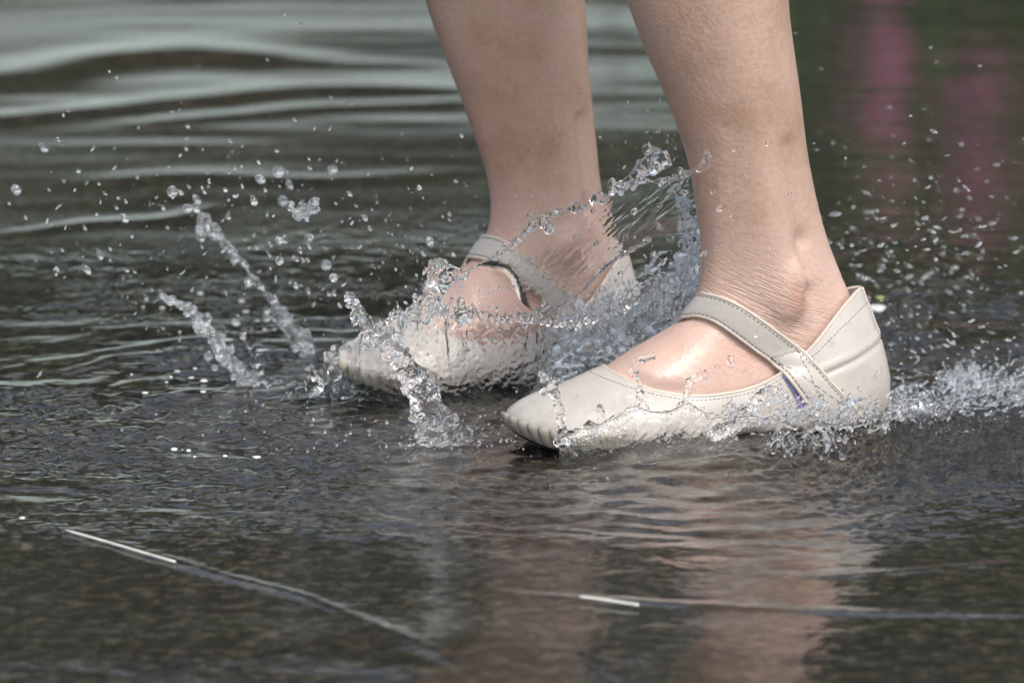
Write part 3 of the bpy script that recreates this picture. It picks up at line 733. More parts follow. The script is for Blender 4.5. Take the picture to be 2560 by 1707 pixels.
def churn(n, region, direc, length, rad, seed, head=.4, spread=.45):
    """loose threads and beads of torn water: region() gives a start point"""
    g = np.random.default_rng(seed); mb = MB(); direc = np.array(direc, float); direc /= np.linalg.norm(direc)
    for i in range(n):
        p = np.array(region(g)); d = direc + g.normal(size=3) * spread; d /= np.linalg.norm(d); L = length * g.uniform(.3, 1.3); k = max(4, int(L / .0016)); r0 = rad * g.uniform(.45, 1.2)
        pts = [p]
        for j in range(k): d = d + g.normal(size=3) * .22; d /= np.linalg.norm(d); pts.append(pts[-1] + d * L / k)
        rr = r0 * (1 - .55 * np.linspace(0, 1, k + 1)) * (1 + .3 * g.normal(size=k + 1)).clip(.4, 1.7)
        mb.add(*tube(pts, rr, 6))
        if g.random() < head: mb.add(*blob(pts[-1], r0 * g.uniform(.9, 1.7), 1))
    return mb

# 1 wall of water in front of the far shoe
base1 = [(812, 985), (880, 1003), (960, 1010), (1040, 1030), (1130, 1032), (1220, 1018), (1330, 1000), (1430, 960), (1520, 915), (1590, 880)]
crest1 = [(830, 892), (875, 858), (920, 828), (985, 792), (1035, 765), (1062, 735), (1090, 765), (1140, 785), (1200, 782), (1262, 795), (1330, 790), (1400, 800), (1460, 795), (1530, 775), (1590, 745)]
V_, F_ = curtain(base1, crest1, lean=.012, thick=.0030, bulge=.014, amp=.00085, nu=520, nv=110, seed=1, jag=9, y_off=-.012)
water_thing('water_splash', (V_, F_), 'broad glassy wall of water thrown up in front of the far shoe', 'splash', m=M_DROP)
# 2 turbulent crest with beads over it
g = np.random.default_rng(5); mb = MB()
cc = evenly(clean_px(crest1, 200), 60)
for i, (u, v) in enumerate(cc[8:]):
    yb = .03 + .02 * g.random(); u += g.normal(0, 6); L = g.uniform(8, 34) if g.random() < .6 else g.uniform(4, 10)
    a = g.normal(0, .5) - .25
    rope(mb, [(u, v + 14), (u + a * L * .5, v - L * .3), (u + a * L, v - L)], yb, [7, 4, 2.6], 50 + i, .3)
    if g.random() < .5: drop_into(mb, u + a * L, v - L, yb, g.uniform(3.5, 7.5), g, 1)
for u, v, r in ((1152, 758, 13), (1160, 775, 10), (981, 787, 12), (992, 805, 9), (1095, 660, 10)):
    drop_into(mb, u, v, .03, r, g, 2)
rope(mb, [(1160, 800), (1155, 780), (1152, 758)], .03, [14, 9, 7], 4); rope(mb, [(1000, 840), (990, 815), (981, 790)], .03, [13, 8, 6], 5)
water_thing('splash_crest', mb, 'ragged beaded crest along the top of the wall of water', 'splash', vox=.0007, smooth=2)
# 3 spiky sheet climbing the far instep
V_, F_ = curtain([(1040, 810), (1062, 800), (1100, 790), (1150, 790)], [(1050, 762), (1072, 700), (1098, 664), (1150, 650)], lean=.0, thick=.0035, bulge=.004, amp=.0018, nu=90, nv=60, seed=7, jag=8, y_off=-.30)
mb = MB()
for i, (a, b) in enumerate([((1060, 800), (1085, 665)), ((1075, 790), (1073, 655)), ((1085, 760), (1130, 672)), ((1070, 740), (1118, 655)), ((1100, 720), (1180, 672)), ((1050, 790), (1062, 700)), ((1080, 700), (1100, 690)), ((1068, 770), (1100, 700)), ((1090, 690), (1150, 690)), ((1078, 660), (1150, 676))]):
    rope(mb, [a, ((a[0] + b[0]) / 2 + 8, (a[1] + b[1]) / 2 - 4), b], .045, [11, 8, 4], 70 + i, .4)
drop_into(mb, 1080, 658, .045, 11, g); drop_into(mb, 1092, 664, .045, 9, g)
water_thing('splash_spray', mb, 'spiky tongue of water climbing the instep of the far foot', 'splash', vox=.0007, smooth=2)
# 4 the tall pillar arching over the far toe
mb = MB()
pD = [(1094, 1096), (1078, 1040), (1052, 985), (1020, 930), (995, 895), (968, 866), (941, 842), (914, 812), (892, 768), (872, 742)]
rope(mb, pD, [.012, .05], [50, 42, 36, 32, 28, 24, 18, 12, 10, 13], 21, .06, beads=.05)
for i, dx in enumerate((-40, -24, -6, 14, 32, 44)):
    rope(mb, [(1094 + dx, 1098), (1080 + dx * .8, 1030), (1040 + dx * .7, 960), (1000 + dx * .5, 905), (950 + dx * .3, 850)], [-.0 + .006 * math.sin(i * 2), .045], [9, 8, 8, 7, 5], 30 + i, .18, beads=.15)
for u, v, r in ((870, 742, 12), (892, 757, 10), (882, 790, 9), (885, 805, 7), (905, 790, 9), (928, 838, 14), (1090, 1075, 16)): drop_into(mb, u, v, .048, r, g)
o = water_thing('water_jet', mb, 'tall glassy pillar of water arching over the toe of the far shoe', 'water jet', 'water jets around the far shoe', vox=.0008, smooth=6); wrinkle(o.data, .0006, .10)
# 5 jets on the left
mb = MB(); rope(mb, [(519, 565), (568, 614), (608, 659), (621, 677), (648, 712), (684, 757), (700, 790), (735, 830), (769, 876)], .285, [12, 11, 10, 6.5, 8, 11, 17, 18, 24], 1, .28)
for u, v, r in ((505, 550, 16), (520, 572, 14), (498, 572, 13), (535, 588, 12), (502, 592, 12), (518, 545, 11), (542, 572, 9), (666, 775, 10), (666, 795, 12), (710, 775, 11), (700, 800, 14), (735, 850, 13)): drop_into(mb, u, v, .285, r, g)
for i in range(22):
    k = g.random(); drop_into(mb, 690 + 90 * k + g.normal(0, 12), 800 + 80 * k + g.normal(0, 9), .285, g.uniform(4, 11), g, 1)
water_thing('water_jet', mb, 'long thin beaded water jet reaching highest up to the left of the far shoe', 'water jet', 'water jets around the far shoe', m=M_JET, vox=.0008, smooth=2)
mb = MB(); rope(mb, [(405, 742), (434, 757), (479, 775), (492, 797), (523, 829), (550, 873), (577, 909), (604, 940), (625, 962)], .19, [8, 9, 13, 16, 15, 15, 17, 16, 22], 2, .25)
for u, v, r in ((517, 797, 14), (486, 772, 10), (430, 750, 12), (572, 876, 14), (580, 872, 10), (500, 812, 16), (600, 930, 12), (618, 950, 18), (405, 738, 11)): drop_into(mb, u, v, .19, r, g)
for i in range(26): drop_into(mb, 600 + g.normal(0, 30) + 40, 958 + g.normal(0, 7), .18, g.uniform(3, 9), g, 1)
o = water_thing('water_jet', mb, 'thick leaning water jet nearest the left edge of the splash', 'water jet', 'water jets around the far shoe', m=M_JET, vox=.0008, smooth=2); wrinkle(o.data, .0003, .06)
mb = MB(); rope(mb, [(608, 840), (626, 873), (644, 918), (657, 946)], .185, [5, 7, 9, 10], 3, .2); drop_into(mb, 607, 838, .185, 11, g)
for i in range(30): drop_into(mb, 690 + g.normal(0, 34), 958 + g.normal(0, 8), .17, g.uniform(3, 9), g, 1)
water_thing('water_jet', mb, 'short pointed water jet with a round bead at its tip', 'water jet', 'water jets around the far shoe', vox=.0008, smooth=2)
mb = MB(); rope(mb, [(835, 885), (820, 920), (800, 950), (778, 985)], .12, [14, 20, 20, 10], 8, .25); drop_into(mb, 836, 876, .12, 14, g)
rope(mb, [(790, 920), (785, 950), (770, 985)], .12, [10, 12, 10], 9, .3);
for i in range(16): drop_into(mb, 790 + g.normal(0, 24), 965 + g.normal(0, 12), .12, g.uniform(4, 10), g, 1)
water_thing('water_jet', mb, 'crumpled fold of water curling off the tip of the far shoe', 'water jet', 'water jets around the far shoe', vox=.0008, smooth=2)
# 6 the thin film flung up between the legs
def z4(*p): return [(1000 + x / 1.96, 300 + y / 1.96) for x, y in p]
top = z4((370, 715), (480, 660), (560, 600), (690, 492), (820, 440), (900, 418), (1000, 378), (1080, 330), (1160, 300), (1250, 300), (1330, 290), (1400, 268), (1440, 262))
bot = z4((400, 725), (520, 760), (600, 900), (720, 950), (800, 905), (870, 860), (980, 752), (1060, 684), (1130, 640), (1230, 585), (1300, 560), (1400, 545), (1490, 520))
nu, nv = 300, 90; T_ = evenly(clean_px(top, 200), nu); B_ = evenly(clean_px(bot, 200), nu); k = np.linspace(0, 1, nu)
yy = .075 - .055 * k; Tw = np.array([at_y(u, v, y) for (u, v), y in zip(T_, yy)]); Bw = np.array([at_y(u, v, y + .012) for (u, v), y in zip(B_, yy)])
v = np.linspace(0, 1, nv)[None, :, None]; P = Tw[:, None] * (1 - v) + Bw[:, None] * v
P[..., 1] -= .006 * np.sin(math.pi * v[..., 0]) * np.sin(math.pi * k)[:, None]
N = np.cross(np.gradient(P, axis=0), np.gradient(P, axis=1)); N /= np.linalg.norm(N, axis=2)[:, :, None] + 1e-12
if N[..., 1].mean() > 0: N = -N
# wrinkles run down-left, along the throw
q1 = (P[..., 0] + P[..., 2]) / 1.4; q2 = (P[..., 2] - P[..., 0]) / 1.4
def wf(o): return .00034 * NS(q2 * 2.0 + o, q1 * .6 + o, .34) * .45 + .00005 * NST(q2 * 2.5 + o, q1 + o, .26) + .000035 * NF(q2 * 1.6 + o, q1 * .6, .16)
edge = np.minimum(1, np.minimum(np.arange(nv), np.arange(nv)[::-1]) / 30.)[None, :] * np.minimum(1, np.minimum(np.arange(nu), np.arange(nu)[::-1]) / 25.)[:, None]
Fr = P + N * ((.0006 + wf(0)) * (.04 + .96 * edge))[..., None]; Bk = P - N * ((.0006 + wf(.4)) * (.04 + .96 * edge))[..., None]
film = (np.concatenate([Fr, Bk[:, ::-1]], 1).reshape(-1, 3), grid_faces(nu, 2 * nv, False, True))
fo = water_thing('water_film', film, 'thin wrinkled transparent film of water flung up between the two legs', 'splash', m=M_DROP)
mb = MB(); rope(mb, top, [.075, .020], [3, 4, 6, 8, 9, 8, 8, 9, 8, 6, 5, 7], 41, .35)
rope(mb, z4((1080, 330), (1150, 272), (1200, 222), (1250, 190), (1290, 195)), [.045, .04], [9, 11, 15, 20, 18], 42, .2)
for i, (x, y, r) in enumerate(((1270, 205, 20), (1285, 200, 22), (1240, 235, 18), (1210, 245, 13), (1040, 318, 14), (950, 390, 10), (730, 525, 17), (700, 500, 14), (1130, 640, 7))): u, vv_ = z4((x, y))[0]; drop_into(mb, u, vv_, .045, r, g)
rope(mb, z4((1250, 300), (1330, 290), (1400, 262), (1470, 235), (1500, 190), (1512, 158)), [.03, -.03], [5, 6, 7, 7, 8, 7], 43, .3); 
rope(mb, z4((720, 950), (800, 905), (870, 860), (980, 752), (1060, 684), (1130, 640), (1230, 585)), [.075, .04], [4, 5, 4, 4, 5, 6, 6], 44, .4)
rope(mb, z4((560, 960), (640, 945), (720, 925)), [.07, .07], [4, 5, 8], 45, .4)
for i in range(14):
    k_ = g.random(); i_ = int(k_ * 190); u, vv_ = clean_px(top, 200)[i_]; drop_into(mb, u + g.normal(0, 6), vv_ + g.normal(0, 5), .07 - .05 * k_, g.uniform(4, 8), g, 1)
rim = remesh(mb.mesh(), .0006, 2); ro = link('rim', rim, M_SPLASH, fo)
# 7 churned water at the right end of the film, against the near shin
def reg7(g):
    k = g.random(); u = 1690 + 70 * g.random() + 20 * k; return at_y(u - 10 * k, 480 + 260 * k + g.normal(0, 20), g.uniform(.075, .11))
mb = churn(190, reg7, (.35, 0, 1), .014, .0011, 3)
water_thing('splash_churn', mb, 'torn white water rising behind the shin of the near leg', 'splash', m=M_AIR2, vox=.0007, smooth=1)
# 8 white broken water between the shoes
def reg8(g):
    k = g.random(); u = 1380 + 380 * k + g.normal(0, 12); top_ = np.interp(u, [1380, 1450, 1560, 1640, 1740, 1780], [805, 775, 715, 650, 600, 600]); bt = np.interp(u, [1380, 1500, 1600, 1700, 1780], [960, 905, 880, 850, 830])
    q = g.random(); y = np.interp(q, [0, 1], [.17, .09]) + g.uniform(-.02, .02); return at_y(u, top_ + (bt - top_) * q, y)
mb = churn(230, reg8, (1, 0, .50), .022, .0014, 4, .5, .34)
gb = np.random.default_rng(44)
for _ in range(170): mb.add(*blob(np.array(reg8(gb)) + gb.normal(size=3) * .002 + np.array([0, 0, .004]), .0009 + .0036 * gb.random() ** 3, 1))
water_thing('broken_water', mb, 'heap of churned whitish water between the far heel and the near instep', 'splash', m=M_AIR2, vox=.0007, smooth=4)
V_, F_ = curtain([(1330, 1010), (1400, 985), (1480, 950), (1560, 915), (1640, 880), (1760, 860)], [(1330, 1002), (1365, 900), (1405, 835), (1480, 812), (1560, 775), (1640, 705), (1760, 640)], lean=.02, thick=.006, bulge=.006, amp=.0026, nu=420, nv=160, seed=9, jag=8, ybase=lambda u: .105)
water_thing('water_splash', (V_, F_), 'rising ragged slope of water running up behind the near instep', 'splash', m=M_AIRC)
def yA(u): return float(np.interp(u, [1270, 1400, 1700, 1900, 2200], [-.050, -.072, -.060, -.040, .0]))
# 9 film and fingers in front of the near shoe
base9 = [(1395, 1112), (1480, 1116), (1570, 1120), (1660, 1120), (1745, 1112), (1800, 1095), (1850, 1068)]
crest9 = [(1400, 1094), (1470, 1072), (1530, 1050), (1585, 1018), (1625, 1030), (1668, 1030), (1712, 1012), (1745, 1022), (1785, 1045), (1830, 1040)]
V_, F_ = curtain(base9, crest9, lean=.006, thick=.0018, bulge=.004, amp=.0008, nu=340, nv=70, seed=3, taper=.5, jag=3, flow=.4, ybase=lambda u: yA(u) - .012)
water_thing('water_film', (V_, F_), 'low clear film of water peeling along the side of the near shoe', 'splash')
mb = MB()
for i, (pts, rr) in enumerate((([(1626, 893), (1606, 898), (1588, 904), (1579, 925), (1598, 955), (1600, 985), (1607, 1022)], [7, 5, 5, 5, 6, 9, 12]), ([(1763, 934), (1745, 943), (1724, 955), (1718, 975), (1715, 998), (1702, 1020)], [8, 9, 10, 6, 7, 14]),
        ([(1373, 955), (1392, 993), (1401, 1035), (1406, 1075), (1405, 1105)], [8, 13, 9, 9, 12]), ([(1492, 1018), (1505, 1030), (1512, 1045), (1522, 1056)], [7, 6, 4, 6]),
        ([(1400, 1094), (1470, 1076), (1530, 1050), (1585, 1016)], [9, 12, 6, 5]), ([(1585, 1016), (1625, 1028), (1668, 1030), (1712, 1010)], [5, 3.5, 3.5, 7]), ([(1712, 1010), (1745, 1022), (1785, 1042), (1830, 1050)], [8, 4, 5, 8]),
        ([(1365, 945), (1350, 930)], [6, 8]), ([(1790, 1090), (1840, 1060), (1885, 1010), (1915, 975), (1950, 968)], [16, 14, 12, 10, 6]), ([(1800, 1075), (1850, 1035), (1900, 985)], [8, 9, 6]), ([(1915, 975), (1945, 980), (1975, 1000)], [6, 5, 6]))):
    rope(mb, pts, [yA(pts[0][0]), yA(pts[-1][0])], rr, 90 + i, .32)
for u, v_, r in ((1826, 900, 11), (1794, 920, 8), (1890, 837, 6), (1763, 934, 10), (1400, 1100, 12), (1480, 1078, 12), (1512, 1068, 10), (1500, 1018, 8), (1420, 1104, 9), (1905, 980, 9), (1925, 975, 10)): drop_into(mb, u, v_, yA(u) - .004, r, g)
o = water_thing('water_fingers', mb, 'thin twisted fingers of water standing up in front of the near shoe', 'splash', vox=.0006, smooth=2); wrinkle(o.data, .00025, .05)
# 10 churned wake on the right
def reg10(g):
    k = g.random() ** .9; u = 1840 + 760 * k; mid_ = np.interp(u, [1840, 2000, 2150, 2350, 2600], [1060, 1050, 1020, 1005, 985]); hw = np.interp(u, [1840, 1950, 2150, 2300, 2600], [30, 55, 45, 60, 60])
    p = on_z(u, mid_ + hw * float(np.clip(g.normal(0, .62), -1.6, 1.6)) + 10, .0015); p[2] += abs(g.normal(0, .0022)); return p
mb = churn(620, reg10, (.9, .2, .25), .013, .0012, 6, .5)
def reg10b(g):
    u = g.normal(2010, 55); v_ = g.normal(1085, 22); return at_y(u, v_, -.07 + g.uniform(-.02, .02))
mb2_ = churn(60, reg10b, (.2, 0, -.9), .010, .0014, 16, .6); mb.V += mb2_.V; mb.F += [[i + mb.n for i in f] for f in mb2_.F]; mb.n += mb2_.n
V_, F_ = curtain([(1770, 1105), (1830, 1100), (1900, 1085), (1980, 1078), (2080, 1080), (2180, 1085), (2290, 1070), (2400, 1060)], [(1790, 1060), (1840, 1035), (1900, 1012), (1980, 1010), (2060, 1008), (2140, 1000), (2220, 1000), (2330, 990)], lean=.02, thick=.006, bulge=.004, amp=.0030, nu=420, nv=80, seed=14, jag=9)
water_thing('water_splash', (V_, F_), 'low lumpy ridge of water heaped against the heel of the near shoe', 'splash')
def reg10c(g):
    u = g.uniform(1800, 2260); return at_y(u, g.normal(1045, 22), g.uniform(-.075, -.04))
mb3_ = churn(260, reg10c, (.7, 0, .5), .010, .0012, 26, .5); mb.V += mb3_.V; mb.F += [[i + mb.n for i in f] for f in mb3_.F]; mb.n += mb3_.n
water_thing('broken_water', mb, 'band of churned water trailing behind the heel of the near shoe', 'splash', m=M_AIR, vox=.0007, smooth=4)
def reg11(g):
    u = g.normal(2430, 55); v_ = np.interp(u, [2300, 2400, 2560], [925, 945, 950]) + g.normal(0, 12); return on_z(u, v_ + 12, .004)
mb = churn(150, reg11, (.7, .1, .5), .014, .0014, 8, .4)
water_thing('water_crest', mb, 'small breaking crest of water at the right edge beyond the heel', 'splash', m=M_AIR, vox=.0007, smooth=4)
# 12 small break-up in front of the pillar and the near toe
def reg12(g):
    c = [(1340, 1090, 25, 10), (1165, 1085, 40, 12), (1090, 1105, 40, 8), (1340, 1060, 8, 18), (1230, 1050, 60, 20), (720, 985, 60, 10)][g.integers(0, 6)]
    p = on_z(c[0] + g.normal(0, c[2]), c[1] + g.normal(0, c[3]) + 10, .001); return p
mb = churn(170, reg12, (.0, 0, 1.), .006, .0010, 9, .6)
water_thing('broken_water', mb, 'scattered small crumbs of water leaping between the two toes', 'splash', vox=.0007, smooth=2)

mb = MB(); gc = np.random.default_rng(3)
for u, v, r in ((733, 535, 14), (748, 528, 12), (760, 520, 13), (775, 522, 12), (752, 540, 11), (764, 545, 13), (785, 512, 12), (790, 525, 9), (722, 512, 9), (780, 545, 8), (728, 520, 8), (795, 530, 7)):
    mb.add(*blob(at_y(u, v, .15) + gc.normal(size=3) * .0012, r * PX * gc.uniform(.85, 1.1), 2))
o = water_thing('water_lump', mb, 'ragged torn lump of water flying in the air above the long jet', 'droplet', vox=.0007, smooth=3, m=M_JET); wrinkle(o.data, .0007, .05)
# ------------------------------------------------------------------ droplets
TR = [(1365,840,30),(1275,880,24),(1418,905,20),(1385,985,26),(1245,985,20),(1300,932,12),(845,940,28),(885,945,18),(965,978,20),(920,1020,24),(962,1022,20),(800,1020,16),(1630,830,26),(1517,825,14),(1405,840,12),(1713,950,16),(2055,920,14),(2235,888,12),(2262,665,14),(215,725,20),(285,685,14),(305,710,8),(385,838,16),(80,930,26),(240,930,10),(313,887,10),(485,900,10),(515,948,12),(578,970,10),(570,1018,12),(618,988,10),(578,835,9),(920,620,14),(912,730,14),(1127,692,14),(1187,715,8),(1355,740,12),(1445,590,12),(1620,475,12),(1720,505,13),(840,545,10),(535,350,10),(572,380,10),(1365,40,12),(1395,75,10),(1475,122,12),(1310,293,9),(310,565,10),(335,545,8),(1268,797,12),(1183,815,9),(1515,780,9),(1105,932,14),(1148,962,12),(1025,892,10),(990,920,10),(1002,943,12),(925,915,12),(1370,912,8),(1118,1065,16),(820,1115,12),(610,1070,20),(415,1115,14),(490,1250,20),(425,1320,20),(540,1220,10),(540,1275,8),(305,1225,10),(250,1100,9),(125,1065,12),(45,998,10),(1545,985,14),(1745,1010,10),(1822,1025,9),(1788,1070,14),(1812,1120,14),(1645,997,10),(1905,1055,8),(1890,1080,9),(2203,1050,12),(2203,1078,9),(2065,1105,8),(1950,1103,7),(2105,1185,20),(2075,1245,14),(2222,1248,12),(1515,1165,22),(1515,1210,14),(1470,1228,18),(1370,1180,22),(1370,1278,22),(1325,1200,16),(1398,1185,12),(1258,1215,14),(1320,1250,12),(1450,1270,16),(1485,1275,14),(1508,1275,14),(1598,1300,26),(1635,1360,22),(1245,1155,8),(985,1165,20),(990,1212,10),(1075,1120,14),(175,1275,8),(280,1320,14),(275,1345,10),(620,1325,14),(660,1330,12)]
LEFT = [(x / 1.96, y / 1.96, s / 1.96 / 2) for x, y, s in TR]
LEFT += [(300 + x / 2.24, 400 + y / 2.24, s / 2.24 / 2) for x, y, s in [(720,690,24),(1055,735,20),(985,705,20),(1175,750,16),(1200,750,14),(1230,815,16),(1275,820,14),(650,908,26),(690,985,22),(980,1055,24),(145,770,20),(595,750,12),(240,940,14),(180,725,12),(1600,800,14),(1660,645,10),(1505,800,10),(1400,385,16),(1370,325,22),(1735,455,24),(1700,525,18),(1585,485,12)]]
DR = [(1960 + x / 2.24, 500 + y / 2.24, s / 2.24 / 2) for x, y, s in [(285,80,46),(615,140,26),(790,100,34),(850,150,26),(850,225,28),(780,220,24),(985,90,26),(980,170,28),(1000,205,26),(1165,130,34),(1090,250,34),(1285,215,34),(545,250,36),(590,290,36),(405,300,24),(325,270,20),(260,240,18),(540,395,30),(700,430,36),(790,430,40),(450,440,36),(420,365,28),(955,380,34),(900,415,18),(820,655,18),(745,740,36),(635,705,12),(940,630,24),(1000,300,24),(885,300,26),(450,215,18),(690,280,16),(1020,430,20),(1105,490,14),(1300,290,28),(1330,520,26),(825,1015,40),(650,1045,22),(590,1010,20),(770,1070,30),(1020,900,26),(1180,890,24),(700,1000,26),(640,950,18),(500,60,18),(390,40,20),(560,100,18),(350,180,16)]]
def ff(x, y): return (1000 + x / 1.5077, y / 1.5077)
DR += [(*ff(x, y), s / 1.5077 / 2) for x, y, s in [(1490,125,12),(1585,260,12),(2020,235,14),(2185,250,12),(2000,180,10),(1845,405,12),(1975,412,10),(1925,437,10),(1755,725,18),(1640,808,22),(1570,565,10),(1560,540,8),(1990,705,18),(1750,628,12),(1900,540,10),(1925,605,10),(2230,740,14),(1815,825,12),(1985,825,14),(2235,843,16),(2110,815,10),(1860,850,12)]]
MID = [(1000 + x / 1.96, 300 + y / 1.96, s / 1.96 / 2) for x, y, s in [(1385,360,40),(1148,448,30),(860,573,20),(960,605,22),(1535,355,20),(1570,430,30),(1625,470,14),(1805,112,26),(1640,145,20),(1500,165,14),(1545,640,10),(730,525,34),(565,375,12),(645,375,10),(1680,525,10),(1910,365,14),(1815,625,16),(485,825,20),(560,820,18),(625,825,18),(275,300,16),(95,335,18),(242,460,14),(262,660,14),(1490,655,26),(1240,655,24),(1290,700,22),(1080,750,22),(880,870,16)]]
L2 = 'near'; n_drop = 0; gd = np.random.default_rng(21)
BIG = {}
def droplet(u, v, r, y, label, group, streak=0., ang=0., m=None):
    r = max(r * 1.3, 3.0) * PX * (y - CAM[1]) / 3.927
    e = gd.uniform(1.0, 1.2) * (1 + streak); V_, F_ = ico(3 if r > .0018 else 2)
    lump = 1 + .10 * np.array([mnoise.noise(Vector(p) * 1.3 + Vector((u, v, 0)) * .1) for p in V_])[:, None]
    V_ = V_ * lump * np.array([r / e ** .4, r / e ** .4, r * e])
    me = new_mesh('water_droplet', V_, F_); o = link('water_droplet', me, m or M_DROPW)
    o.location = at_y(u, v, y).tolist(); o.rotation_euler = (gd.normal(0, .3), R(ang) + gd.normal(0, .25), 0)
    tag(o, label, 'droplet', group); return o
big_l = {0: 'large clear droplet, the roundest and highest in the cluster above the left jets', 6: 'pale round droplet touching a smaller one, high left of the long jet', 12: 'soft round droplet by itself in the air between the long jet and the far shin', 23: 'pale droplet alone near the left edge of the picture'}
for i, (u, v, r) in enumerate(LEFT):
    y = gd.uniform(.02, .30) if r < 9 else gd.uniform(.08, .22)
    if v < 430: lab, grp = 'small droplet flying high over the dark water left of the far shin', 'droplets high on the left'
    elif u < 420: lab, grp = 'small droplet over dark water left of the beaded jets', 'droplets far out on the left'
    elif u < 760: lab, grp = 'small round droplet above the leaning jets left of the far shoe', 'droplets above the left jets'
    else: lab, grp = 'small droplet just in front of the far instep', 'droplets before the far instep'
    if i in big_l: lab, grp = big_l[i], None
    r = r * (1.5 if r > 5 else 1.15); droplet(u, v, r, y, lab, grp, .35 if r < 8 else 0, -35)
for i, (u, v, r) in enumerate(DR):
    droplet(u, v, r * .62, gd.uniform(.05, .5), 'streaking droplet in the spray behind the near leg' if v < 800 else 'droplet low over the churned water behind the near heel', 'spray behind the near leg' if v < 800 else 'droplets behind the near heel', .7, 72)
for i, (u, v, r) in enumerate(MID):
    y = -.035 if u > 1735 else (.03 if u > 1350 else .09)
    if 1180 < u < 1560 and v > 440: y = .04
    lab, grp = ('droplet in front of the near shin', 'droplets before the near shin') if u > 1735 else ('droplet beside the thin film between the legs', 'droplets around the thin film')
    droplet(u, v, r * .9, y, lab, grp, .25, 60, M_DROP)
# the rest, too small and too many to count
mb = MB(); gs = np.random.default_rng(33)
def many(n, cu, cv, su, sv, y0, y1, r0, r1, ang, streak):
    for _ in range(n):
        u, v = gs.normal(cu, su), gs.normal(cv, sv); y = gs.uniform(y0, y1); r = (r0 + (r1 * 1.25 - r0) * gs.random() ** 2.6) * PX; e = 1 + streak * gs.random()
        a = R(ang) + gs.normal(0, .3); ax = np.array([[math.cos(a), 0, -math.sin(a)], [0, 1, 0], [math.sin(a), 0, math.cos(a)]])
        c = at_y(u, v, y)
        if c[2] < .003: c = on_z(u, v, .004)
        mb.add(*blob(c, (r / e ** .4, r / e ** .4, r * e), 1, ax))
many(340, 560, 600, 260, 190, .0, .35, 1.6, 4., -30, 1.2)
many(120, 1000, 620, 120, 130, .05, .3, 1.3, 3.2, 10, 1.)
many(360, 2280, 660, 190, 150, .05, .7, 1.8, 5.5, 72, 1.6)
many(130, 2300, 880, 190, 70, .0, .4, 2, 6, 72, 1.)
many(110, 1130, 760, 90, 60, .0, .04, 1.5, 4, 0, .5)
many(90, 1620, 330, 60, 60, .0, .1, 1.2, 3, -20, 1.5)
many(160, 1560, 760, 110, 90, .03, .12, 2, 5, 40, .8)
many(220, 1050, 1080, 300, 40, -.1, .0, 1.5, 3.8, 0, .3)
many(150, 2000, 1040, 120, 40, -.09, -.0, 2, 5.5, 30, .8)
tag(link('fine_spray', mb.mesh('fine_spray'), M_DROPW), 'fine spray of tiny droplets hanging all around the two shoes', 'spray', kind='stuff')
# beads lying on the wet skin of the near and far foot
mbw = MB(); gw = np.random.default_rng(12); nb = 0
for _ in range(900):
    if gw.random() < .5: u, v = gw.uniform(1560, 1930), gw.uniform(810, 970)
    elif gw.random() < .6: u, v = gw.uniform(1060, 1360), gw.uniform(670, 790)
    else: u, v = gw.uniform(1740, 2120), gw.uniform(200, 760)
    h = BODY_BVH.ray_cast(Vector(CAM), Vector(ray(u, v)).normalized())
    if h[0] is None: continue
    r = gw.uniform(.9, 2.4) * PX; p = np.array(h[0]); N_ = np.array(h[1]); 
    mbw.add(*blob(p + N_ * r * .2, r, 1)); nb += 1
    if nb > 260: break
tag(link('wet_beads', mbw.mesh('wet_beads'), M_DROP), 'scattered tiny water beads clinging to the bare skin of both feet', 'droplets', kind='stuff')

# ------------------------------------------------------------------ modelled glints and things floating on the water
M_GLINT_PETAL = plain('white_glint_petal', (.80, .80, .76), .35, 300, .12); M_STRAW = plain('white_straw', (.78, .76, .68), .5, 90, .12)  # glints of reflected sky built as flat white flecks; also the petal's white
def floater(u, v, wpx, hpx, seed, name='glint_fleck', m=M_GLINT_PETAL, label='', group='modelled glints on the dark water left of the shoes', cat='sky_glint'):
    gg = np.random.default_rng(seed); z = float(water_h(*on_z(u, v)[:2].reshape(2, 1))[0]) if False else .0012; c = on_z(u, v, z); n = 26
    ph = np.arange(n) / n * 2 * math.pi; rr = 1 + sum(gg.normal(0, .16 / k) * np.cos(k * ph + gg.uniform(0, 6)) for k in range(2, 7))
    a, b = wpx * PX / 2, hpx * .7 * PX / 2 / .2; mb = MB(); rings = []
    for k, zz_ in ((.99, -.0008), (1., -.0001), (.85, .0001), (.5, .0002), (.05, .0002)):
        rings.append(np.stack([c[0] + a * rr * k * np.cos(ph), c[1] + b * rr * k * np.sin(ph), np.full(n, c[2] + zz_)], 1))
    o = link(name, new_mesh(name, *loft(rings)), m); tag(o, label, cat, group)
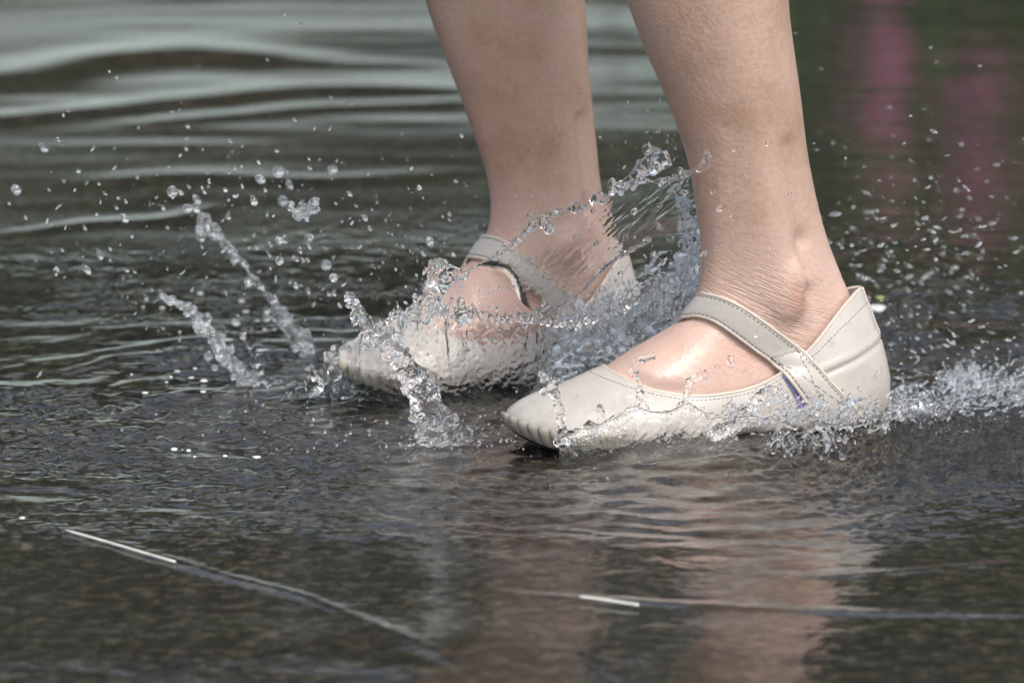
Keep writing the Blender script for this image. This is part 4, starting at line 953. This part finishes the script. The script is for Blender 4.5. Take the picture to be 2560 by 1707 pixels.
for i, (x, y, w_, h_) in enumerate([(450,745,34,14),(680,785,30,16),(705,845,34,13),(770,895,20,8),(605,1003,44,9),(800,1062,66,8),(320,1180,28,9),(420,1165,20,8),(470,1232,40,16),(400,1215,24,8),(285,1212,16,6),(140,1300,30,10),(465,1294,26,6),(260,1240,14,5),(810,945,20,8),(65,1198,12,4),(335,960,14,7),(130,820,14,8),(235,825,30,9)]):
    lab = {0: None}.get(i) or 'irregular white fleck modelled as a glint on the dark water around the left jets'
    if i == 5: lab = 'longest thin streak of modelled white glint, just left of the far toe'
    if i == 8: lab = 'broad pale modelled glint patch left of the foot of the thick leaning jet'
    if i == 11: lab = 'modelled white oval glint lying farthest to the left'
    floater(300 + x / 2.24, 400 + y / 2.24, w_ / 2.24 * 1.2, h_ / 2.24, i, label=lab, group=None if i in (5, 8, 11) else 'modelled glints on the dark water left of the shoes')
for i, (x, y, w_, h_) in enumerate([(787,38,30,12),(853,44,20,10),(880,72,12,5),(1017,69,18,9),(1160,74,34,9),(100,350,22,11)]):
    floater(x / 1.809, 1100 + y / 1.809, w_ / 1.809, h_ / 1.809, 60 + i, label='small white fleck on the smooth dark water in the foreground' if i != 5 else 'white fleck by itself just past the upper end of the straw', group='flecks in the foreground' if i != 5 else None)
def straw(p0, p1, r, label):
    a, b = on_z(*p0, .0025), on_z(*p1, .0025); P_ = np.array([a + (b - a) * k + np.array([0, 0, .0001 * math.sin(k * 5)]) for k in np.linspace(0, 1, 14)])
    o = link('straw', new_mesh('straw', *tube(P_, r, 10)), M_STRAW); tag(o, label, 'straw')
straw((165, 1325), (437, 1403), .0007, 'long white straw floating at the lower left')
straw((1450, 1491), (1596, 1511), 0.0008, 'short cream straw floating in the reflections below the near toe')
# petal and leaf behind the near heel
floater(2192, 768, 50, 26, 91, 'petal', M_GLINT_PETAL, 'blurred white petal floating behind the heel of the near shoe', None, 'petal')
floater(2200, 742, 30, 7, 92, 'leaf', plain('lime_leaf', (.26, .36, .12), .5), 'small lime green leaf lying beside the white petal', None, 'leaf')
